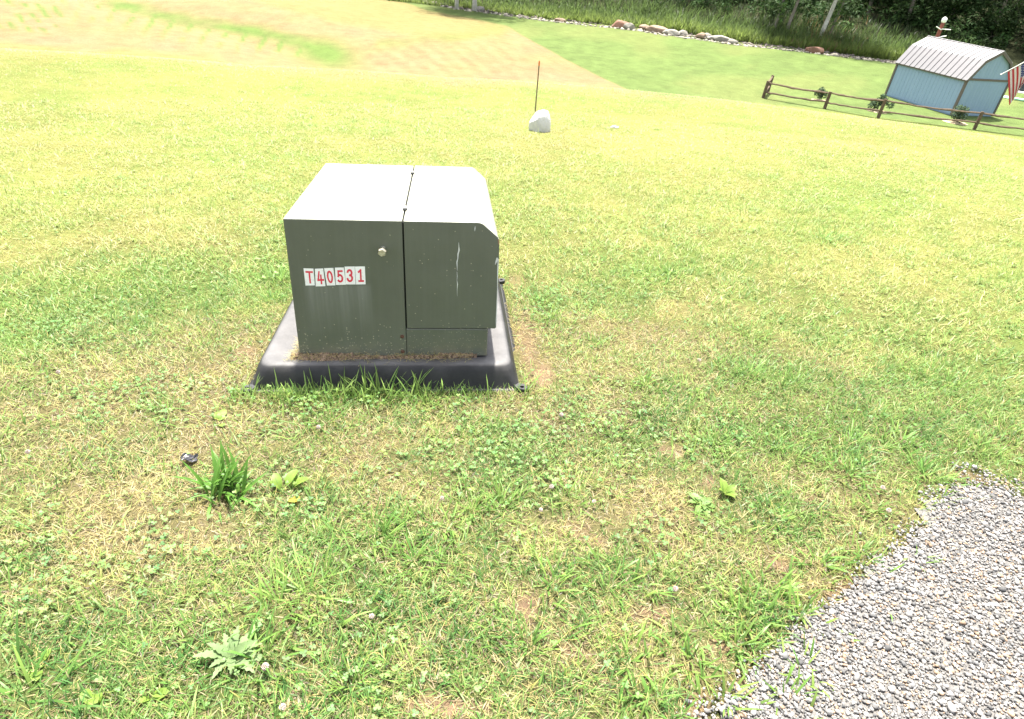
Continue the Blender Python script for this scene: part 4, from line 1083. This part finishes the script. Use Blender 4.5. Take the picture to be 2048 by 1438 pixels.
# mulch rings and small dark shrubs by the fence
m_mulch, t, b = mat('pale_mulch', rough=.95, spec=.1)
t.links.new(ramp(t, noise_n(t, 20, 6, .75, objvec(t)), [(.3, (.30, .22, .14)), (.7, (.50, .42, .28))]), b.inputs['Base Color'])
for k, (px, py, sc, lab) in enumerate([(1637, 204, .9, 'small dark shrub behind the fence, farthest from the shed'), (1752, 226, 1.25, 'dark shrub behind the fence post at the left of the shed'), (1910, 247, 1.3, 'dark shrub behind the fence in front of the shed corner')]):
    p = hit1(px, py); r_ = np.linalg.norm(p[:2]); p = p + np.array([p[0] / r_, p[1] / r_, 0]) * (.5 if k < 2 else .25); p[2] = terrain(p[0], p[1])
    e = empty('shrub', p, lab, 'shrub', 'small shrubs along the fence')
    n = 10; ce = np.stack([rng.normal(0, .13 * sc, n), rng.normal(0, .13 * sc, n), rng.uniform(.15, .5, n) * sc], -1)
    V, F, C = leafcloud(ce, np.full((n, 3), .15 * sc), 90, .045 * sc, np.tile(np.array([[.045, .075, .04]]), (n, 1)))
    obj('foliage', np_mesh('foliage', V, [F], C), m_leaf, e); obj('stem', MB().tube([(0, 0, -.05), (0, .02, .3 * sc)], [.03, .015], 6), m_bark, e)
    mb = MB(); ou = [(.42 * sc * math.cos(a) * random.uniform(.85, 1.15), .34 * sc * math.sin(a) * random.uniform(.85, 1.15), .012) for a in np.linspace(0, 6.28, 20)[:-1]]
    mb.add([(0, 0, .06)] + ou + [(x_, y_, -.08) for x_, y_, _ in ou], [(0, 1 + i, 1 + (i + 1) % 19) for i in range(19)] + [(1 + i, 20 + i, 20 + (i + 1) % 19, 1 + (i + 1) % 19) for i in range(19)])
    o = obj('mulch_bed', mb, m_mulch); o.location = tuple(p); tag(o, kind='structure')

# ================================================================== STONE LINE
m_bs = [stonemat('boulder_tan', (.18, .125, .09), (.27, .20, .15), 3), stonemat('boulder_grey', (.19, .175, .155), (.29, .27, .235), 3), stonemat('boulder_red', (.17, .09, .06), (.23, .135, .10), 3)]
BIG = [(1243, 52, 20, 8, 2, 'reddish tan boulder at the left end of the big stones'), (1257, 56, 9, 7, 1, 'pale boulder touching the reddish tan one'), (1292, 58, 12, 6, 0, 'tan boulder, third of the big stones from the left'), (1315, 62, 18, 7, 0, 'long tan boulder in the middle of the bank stones'),
       (1343, 68, 14, 6, 1, 'pale boulder right of the long tan one'), (1364, 68, 11, 5, 1, 'whitish stone in the bank, right of the middle'), (1402, 75, 9, 6, 0, 'small tan boulder left of the wide flat one'), (1415, 74, 8, 5, 1, 'pale stone leaning on the wide flat boulder'),
       (1440, 79, 20, 7, 1, 'wide flat boulder with dark underside in the bank'), (1466, 86, 9, 5, 1, 'pale stone just right of the wide flat boulder'), (1626, 102, 16, 7, 2, 'lone reddish boulder in the bank toward the shed'), (957, 19, 9, 6, 1, 'stone heap at the foot of the pale trunk'), (1120, 42, 9, 4, 0, 'low flat tan stone in the bank above the stake')]
for k, (px, py, hw, hh, mi, lab) in enumerate(BIG):
    p = hit1(px, py + hh * .6); s_ = np.linalg.norm(p - EYE) / FPX
    boulder('bank_boulder', p + np.array([0, .25, hh * s_ * .55]), hw * s_ * 1.15, hw * s_ * .7, hh * s_ * 1.1, 40 + k, m_bs[mi], lab, 'boulder', 'boulders along the bank', sub=3, rz=random.uniform(-.2, .2))
LINE = [(850, 6), (900, 16), (960, 24), (1010, 31), (1080, 41), (1180, 52), (1260, 60), (1330, 71), (1400, 80), (1470, 90), (1560, 99), (1620, 106), (1700, 116), (1800, 128)]
srock = Acc()
px = np.repeat(np.linspace(845, 1800, 330), 3) + rng.normal(0, 2, 990); off = rng.uniform(0, 1, 990)
py = poly_y(px, LINE) - off * np.interp(px, [845, 1000, 1200, 1500, 1620, 1800], [3, 9, 14, 9, 8, 2])
P = hit(px, py); pc_ = np.where(rng.uniform(0, 1, (990, 1)) < .5, np.array([[.09, .078, .066]]), np.array([[.16, .138, .115]])) * rng.uniform(.6, 1.2, (990, 1))
srock.add(*rocks(P, rng.uniform(.07, .19, 990), pc_, .7))
px = np.linspace(845, 1800, 210) + rng.normal(0, 2, 210); py = poly_y(px, LINE) + rng.normal(0, .7, 210); P = hit(px, py)
srock.add(*rocks(P, np.exp(rng.normal(-2.1, .35, 210)), np.array([[.26, .24, .19]]) * rng.uniform(.75, 1.2, (210, 1)), .7))
tag(obj('riprap', srock.mesh('riprap'), m_stone), 'small grey and pale stones lining the stream bank', 'stones', kind='stuff')

# ================================================================== BANK GROWTH AND WOODS
def polar(az, r): a = math.radians(az); return np.array([r * math.sin(a), r * math.cos(a)])
bgr = Acc(); n = 26000
az = rng.uniform(-13, 30, n); off = 1.2 + np.abs(rng.normal(0, 3.4, n)); r = np.interp(az, RST_A, RST_R) + off
x = r * np.sin(np.radians(az)); y = r * np.cos(np.radians(az)); P = np.stack([x, y, terrain(x, y)], -1)
tall = np.interp(az, [-13, 0, 8, 20, 26], [.35, .6, .9, .9, 1.0]) * (.6 + .7 * fbm(x * .5, y * .5, 7, 2))
gc = np.stack([np.interp(off, [0, 4, 9], [.15, .075, .03]), np.interp(off, [0, 4, 9], [.20, .12, .055]), np.interp(off, [0, 4, 9], [.038, .03, .017])], -1) * rng.uniform(.65, 1.35, (n, 1))
br_ = rng.uniform(0, 1, n) < .12 * sstep(17, 20, az) * sstep(23, 20, az); gc[br_] = np.array([.20, .12, .06])
bgr.add(*blades(P, rng.uniform(0, 6.28, n), rng.uniform(.05, .6, n), tall * rng.uniform(.5, 1.2, n), .06 * rng.uniform(.5, 1.4, n), gc * .8, gc * 1.1, 2, rng.uniform(.1, .9, n)))
tag(obj('bank_grass', bgr.mesh('bank_grass'), m_grass), 'tall green grass on the bank behind the stones', 'tall grass', kind='stuff')
# ferny understory: one tangled mass
n = 330; az = rng.uniform(-14, 44, n); r = np.interp(az, RST_A, RST_R) + rng.uniform(6.5, 16, n); x = r * np.sin(np.radians(az)); y = r * np.cos(np.radians(az))
sz = rng.uniform(.5, 1.2, n); ce = np.stack([x, y, terrain(x, y) + sz * rng.uniform(.2, 1.3, n)], -1)
V, F, C = leafcloud(ce, np.stack([sz * 1.2, sz * 1.2, sz], -1), 110, .17, np.array([[.026, .055, .015]]) * rng.uniform(.6, 1.5, (n, 1)))
tag(obj('undergrowth', np_mesh('undergrowth', V, [F], C), m_leaf), 'tangled dark green undergrowth at the edge of the woods', 'undergrowth', kind='stuff')

def tree(px_az, r, height, crown_r, low, trunk_r, m_b, label, lean=(0, 0), leafc=(.03, .06, .017), ncl=46, per=56, vine=False):
    xy = polar(px_az, r); base = np.array([xy[0], xy[1], float(terrain(xy[0], xy[1]))])
    e = empty('tree', base, label, 'tree', 'trees of the woods behind the bank')
    mb = MB(); P_ = []; R_ = []
    for i in range(9):
        s_ = i / 8; P_.append((lean[0] * s_ * height + .12 * math.sin(s_ * 5 + r), lean[1] * s_ * height, -.3 + s_ * height * .85)); R_.append(trunk_r * (1.25 if i == 0 else 1) * (1 - .75 * s_))
    mb.tube(P_, R_, 10)
    for k in range(7):
        s_ = random.uniform(max(.2, low / height), .8); a = random.uniform(0, 6.28); L_ = crown_r * random.uniform(.5, .9)
        p0 = Vector((lean[0] * s_ * height, lean[1] * s_ * height, s_ * height * .85 - .3))
        p1 = p0 + Vector((math.cos(a) * L_ * .5, math.sin(a) * L_ * .5, L_ * .3)); p2 = p0 + Vector((math.cos(a) * L_, math.sin(a) * L_, L_ * .45))
        mb.tube([p0, p1, p2], [trunk_r * .4, trunk_r * .25, trunk_r * .1], 6)
    obj('trunk', mb, m_b, e, smooth=True)
    a = rng.uniform(0, 6.28, ncl); q = np.sqrt(rng.uniform(.02, 1, ncl)) * crown_r; zc_ = low + (height - low) * rng.uniform(0, 1, ncl) ** 1.25
    prof = np.sin(np.pi * np.clip((zc_ - low) / (height - low) * .85 + .12, 0, 1)) ** .6
    ce = np.stack([q * prof * np.cos(a) + lean[0] * zc_, q * prof * np.sin(a) + lean[1] * zc_, zc_], -1)
    rad_ = rng.uniform(.55, 1.15, (ncl, 1)) * np.array([[1.25, 1.25, .7]])
    V, F, C = leafcloud(ce, rad_, per, .19, np.array([leafc]) * rng.uniform(.7, 1.4, (ncl, 1)))
    obj('crown', np_mesh('crown', V, [F], C), m_leaf, e)
    if vine:
        n_ = 14; ce = np.stack([np.full(n_, .0) + rng.normal(0, .08, n_), rng.normal(0, .08, n_) - .12, np.linspace(.8, 6, n_)], -1); ce[:, 0] += lean[0] * ce[:, 2]
        V, F, C = leafcloud(ce, np.full((n_, 3), .32), 40, .10, np.tile([[.09, .16, .04]], (n_, 1))); obj('ivy', np_mesh('ivy', V, [F], C), m_leaf, e)
    return e
def azr(px, py):
    d = ray(np.array([px], float), np.array([py], float))[0]; return math.degrees(math.atan2(d[0], d[1]))
tree(azr(915, 12), 53.6, 10, 3.2, 3.6, .14, m_pale_bark, 'tree with pale trunk at the stone line, the left one of two')
tree(azr(951, 12), 53.6, 10, 3.4, 3.4, .17, m_pale_bark, 'tree with pale forked trunk at the stone line, the right one of two')
tree(azr(1563, 20), 61.2, 11, 3.2, 4.6, .10, m_bark, 'slim vine-covered tree left of the leaning pale trunks', vine=True)
tree(azr(1588, 20), 61.6, 11, 3.2, 4.6, .13, m_bark, 'slender grey tree in the gap of the woods, beside the vine-covered one', lean=(.03, 0))
tree(azr(1655, 30), 62.4, 12, 3.3, 4.8, .17, m_pale_bark, 'tree with bright pale leaning trunk in the woods', lean=(.05, 0))
tree(azr(1672, 25), 62.8, 12, 3.3, 4.8, .10, m_bark, 'ivy-wrapped tree just right of the bright pale trunk', lean=(.06, 0), vine=True)
ED = [(-11, 62, 1.2), (-6, 61, .9), (-1.5, 62, .8), (3, 63, .9), (7.5, 64, 1.2), (11, 65, 2.0), (22.3, 68, 1.0), (24.8, 67, .8), (27.5, 68, .6), (30, 67, .6), (32.6, 66, .8), (35.5, 68, .6), (39, 68, .6), (43, 70, .6)]
pl_lab = ['at the left end of the woods', 'left of the pale trunks', 'behind the far end of the stone line', 'above the stake', 'behind the first big boulders', 'behind the wide flat boulder', 'right of the ivy-wrapped trunk', 'left of the shed roof', 'directly behind the shed ridge', 'behind the right slope of the shed roof', 'right of the shed in the shade', 'above the flag', 'right of the flag', 'at the right end of the woods']
for k, (a, r, low) in enumerate(ED):
    tree(a, r + 4, random.uniform(9, 13), random.uniform(2.8, 3.8), low, random.uniform(.14, .22), m_bark, 'dense leafy tree ' + pl_lab[k], ncl=58, per=58, leafc=(.026, .052, .015))
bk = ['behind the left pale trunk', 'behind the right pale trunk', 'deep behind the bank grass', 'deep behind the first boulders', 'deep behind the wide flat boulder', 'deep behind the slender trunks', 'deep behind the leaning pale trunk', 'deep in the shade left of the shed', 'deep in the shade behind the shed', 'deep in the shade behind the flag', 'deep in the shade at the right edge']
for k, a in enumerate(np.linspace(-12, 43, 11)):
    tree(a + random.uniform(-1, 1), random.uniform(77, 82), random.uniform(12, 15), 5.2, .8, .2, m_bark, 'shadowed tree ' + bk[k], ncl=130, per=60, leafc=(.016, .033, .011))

# the wood farther up the hill reads as one mass
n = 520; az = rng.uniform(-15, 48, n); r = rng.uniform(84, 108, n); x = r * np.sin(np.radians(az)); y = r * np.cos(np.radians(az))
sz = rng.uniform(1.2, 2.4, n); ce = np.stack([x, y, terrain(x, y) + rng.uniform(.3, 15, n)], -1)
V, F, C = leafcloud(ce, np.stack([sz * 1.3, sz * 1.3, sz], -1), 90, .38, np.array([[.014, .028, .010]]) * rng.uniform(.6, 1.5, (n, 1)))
tag(obj('distant_woods', np_mesh('distant_woods', V, [F], C), m_leaf), 'dark wooded hillside behind the nearer trees', 'woods', kind='stuff')

# ================================================================== THINGS AROUND THE SHED
# garden post with arms behind the shed
pa = azr(1874, 75); xy = polar(pa, 52); zb = float(terrain(xy[0], xy[1]))
d_ = ray(np.array([1881.]), np.array([33.]))[0]; topz = EYE[2] + 52 * d_[2] / math.hypot(d_[0], d_[1])
m_redpost, _, _ = mat('red_brown_post', (.22, .075, .06), .8, .2); m_wh, _, _ = mat('white_paint', (.78, .78, .76), .6, .3)
gpst = empty('bird_feeder_post', (xy[0], xy[1], zb), 'red-brown post with white arms and feeder behind the shed roof', 'post')
H_ = topz - zb
obj('pole', MB().tube([(0, 0, -.3), (0, 0, H_ * .92)], [.14, .11], 8), m_redpost, gpst)
for z_, l_, sgn in ((H_ * .82, .55, 1), (H_ * .72, .45, 1), (H_ * .60, .6, 1), (H_ * .84, .35, -1)):
    obj('arm', MB().tube([(0, -.12, z_ - .12 * (l_ < .5)), (sgn * l_, -.12, z_ + .02)], .03, 6), m_wh, gpst)
obj('lantern', lathe([(.0, 0), (.07, .0), (.15, .12), (.15, .26), (.06, .36), (.0, .37)], 10, 'z', (0, 0, H_ * .90)), m_wh, gpst)
obj('feeder', lathe([(.0, 0), (.15, .02), (.13, .10), (.06, .2), (.02, .28), (.0, .29)], 10, 'z', (.42, -.12, H_ * .60 - .42)), m_wh, gpst)
obj('hanger', MB().tube([(.42, -.12, H_ * .60 - .14), (.42, -.12, H_ * .60)], .008, 5), m_wh, gpst)
# flag on a slanted pole, its upright post outside the picture
def at_r(px, py, r):
    d = ray(np.array([float(px)]), np.array([float(py)]))[0]; k = r / math.hypot(d[0], d[1]); return EYE + d * k
FRr = 31.0
tip = at_r(2002, 149, FRr); far = at_r(2049, 124, FRr); dirp = far - tip; endp = tip + dirp * 4.6
gxy = endp[:2]; gz0 = float(terrain(gxy[0], gxy[1]))
m_pole, _, _ = mat('white_flag_pole', (.75, .75, .75), .4, .4)
fl = empty('flag_pole', (gxy[0], gxy[1], gz0), 'white slanted flag pole at the right edge by the shed', 'flag pole')
e0 = np.array([gxy[0], gxy[1], gz0])
obj('slanted_pole', MB().tube([tip - e0, endp - e0], [.014, .018], 8), m_pole, fl)
obj('upright_post', MB().tube([(0, 0, -.3), (0, 0, endp[2] - gz0 + .15)], [.05, .05], 8), m_pole, fl)
obj('finial', lathe([(.0, -.02), (.022, -.01), (.026, .01), (.0, .03)], 8, 'z', tuple(tip - e0)), m_pole, fl)
# cloth: hoist runs along the pole, fly end hangs down; 13 stripes and a starred canton
u_dir = dirp / np.linalg.norm(dirp); HO = .86; FLY = 1.2
hs_ = at_r(2017, 142.5, FRr) - u_dir * .02
def stripe_tex():
    m = bpy.data.materials.new('flag_cloth'); m.use_nodes = True; t = m.node_tree; b = t.nodes['Principled BSDF']; b.inputs['Roughness'].default_value = .85
    t.links.new(attr(t), b.inputs['Base Color'])
    tr = node(t, 'ShaderNodeBsdfTranslucent'); t.links.new(attr(t), tr.inputs[0]); mx = node(t, 'ShaderNodeMixShader'); mx.inputs[0].default_value = .35
    t.links.new(b.outputs[0], mx.inputs[1]); t.links.new(tr.outputs[0], mx.inputs[2]); t.links.new(mx.outputs[0], t.nodes['Material Output'].inputs[0]); return m
fall = at_r(2019.5, 196, FRr) - at_r(2017, 142.5, FRr); fall /= np.linalg.norm(fall)
NU, NV = 104, 60; Vf = np.zeros((NV + 1, NU + 1, 3)); Cf = np.zeros((NV, NU, 3))
side = np.cross(u_dir, np.array([0, 0, 1.])); side /= np.linalg.norm(side)
for j in range(NV + 1):
    v = j / NV
    for i in range(NU + 1):
        u = i / NU
        gather = 1 - .62 * v * v * (.4 + .6 * u)                     # cloth falls together toward the bottom
        p = hs_ + u_dir * HO * (u * gather) + fall * FLY * v * (.96 - .42 * u * v) - np.array([0, 0, .015])
        Vf[j, i] = p + side * (.07 * v * math.sin(u * 17 + 1.5 * v))
for j in range(NV):
    for i in range(NU):
        u = (i + .5) / NU; v = (j + .5) / NV; s_ = int((1 - u) * 13)
        c = (.40, .05, .06) if s_ % 2 == 0 else (.55, .52, .51)
        if u > 6 / 13 and v < .40:
            c = (.035, .05, .17); uu = (u - 6/13) / (7/13) * 9; v_ = v / .40 * 11
            if (int(uu) + int(v_)) % 2 == 0 and (uu % 1 - .5) ** 2 + (v_ % 1 - .5) ** 2 < .13: c = (.4, .4, .42)
        Cf[j, i] = c
idf = np.arange((NV + 1) * (NU + 1)).reshape(NV + 1, NU + 1)
qf = np.stack([idf[:-1, :-1], idf[1:, :-1], idf[1:, 1:], idf[:-1, 1:]], -1).reshape(-1, 4)
me = np_mesh('flag', Vf.reshape(-1, 3), [qf], None, True)
a_ = me.color_attributes.new('Col', 'FLOAT_COLOR', 'CORNER')
a_.data.foreach_set('color', np.repeat(np.concatenate([Cf.reshape(-1, 3), np.ones((NU * NV, 1))], 1), 4, 0).astype(np.float32).ravel())
fo = obj('flag', me, stripe_tex()); sf = fo.modifiers.new('solid', 'SOLIDIFY'); sf.thickness = .003
tag(fo, 'red, white and blue flag hanging from the slanted pole by the shed', 'flag')
# lawn chair at the right edge
m_chg, _, _ = mat('green_chair_frame', (.06, .22, .12), .5, .4); m_sling, _, _ = mat('dark_sling', (.03, .035, .04), .8, .2); m_cush, _, _ = mat('white_cushion', (.72, .70, .66), .9, .1)
def lawn_chair(px, py, rz, label):
    p = hit1(px, py); e = empty('lawn_chair', p, label, 'chair', None, rz)
    for sx_ in (-.28, .28):
        obj('leg', MB().tube([(sx_, -.28, 0), (sx_, -.24, .42), (sx_, .25, .38)], .018, 6), m_chg, e); obj('leg', MB().tube([(sx_, .32, 0), (sx_, .24, .38), (sx_, .36, .95)], .018, 6), m_chg, e)
        obj('armrest', MB().box((sx_ - .035, -.30, .60), (sx_ + .035, .30, .63)), m_cush, e)
        obj('arm_support', MB().tube([(sx_, -.25, .41), (sx_, -.26, .60)], .015, 6), m_chg, e)
    obj('seat', MB().box((-.265, -.25, .38), (.265, .25, .45)), m_cush, e, bevel=.02)
    obj('backrest', MB().add([(-.265, .25, .43), (.265, .25, .43), (.265, .37, .95), (-.265, .37, .95), (-.265, .29, .42), (.265, .29, .42), (.265, .41, .94), (-.265, .41, .94)], [(0,1,2,3),(7,6,5,4),(0,4,5,1),(1,5,6,2),(2,6,7,3),(3,7,4,0)]), m_sling, e)
lawn_chair(2036, 200, -.5, 'green-framed lawn chair with white cushion beside the shed')
mt = hit1(2018, 199); mo = obj('ground_mat', MB().box((-.9, -.55, .0), (.9, .55, .03)), mat('pale_green_mat', (.25, .46, .30), .8, .2)[0], bevel=.008); mo.location = tuple(mt + np.array([.5, .6, .01])); mo.rotation_euler = (0, 0, -.4)
tag(mo, 'pale green mat on the ground beside the shed', 'mat')
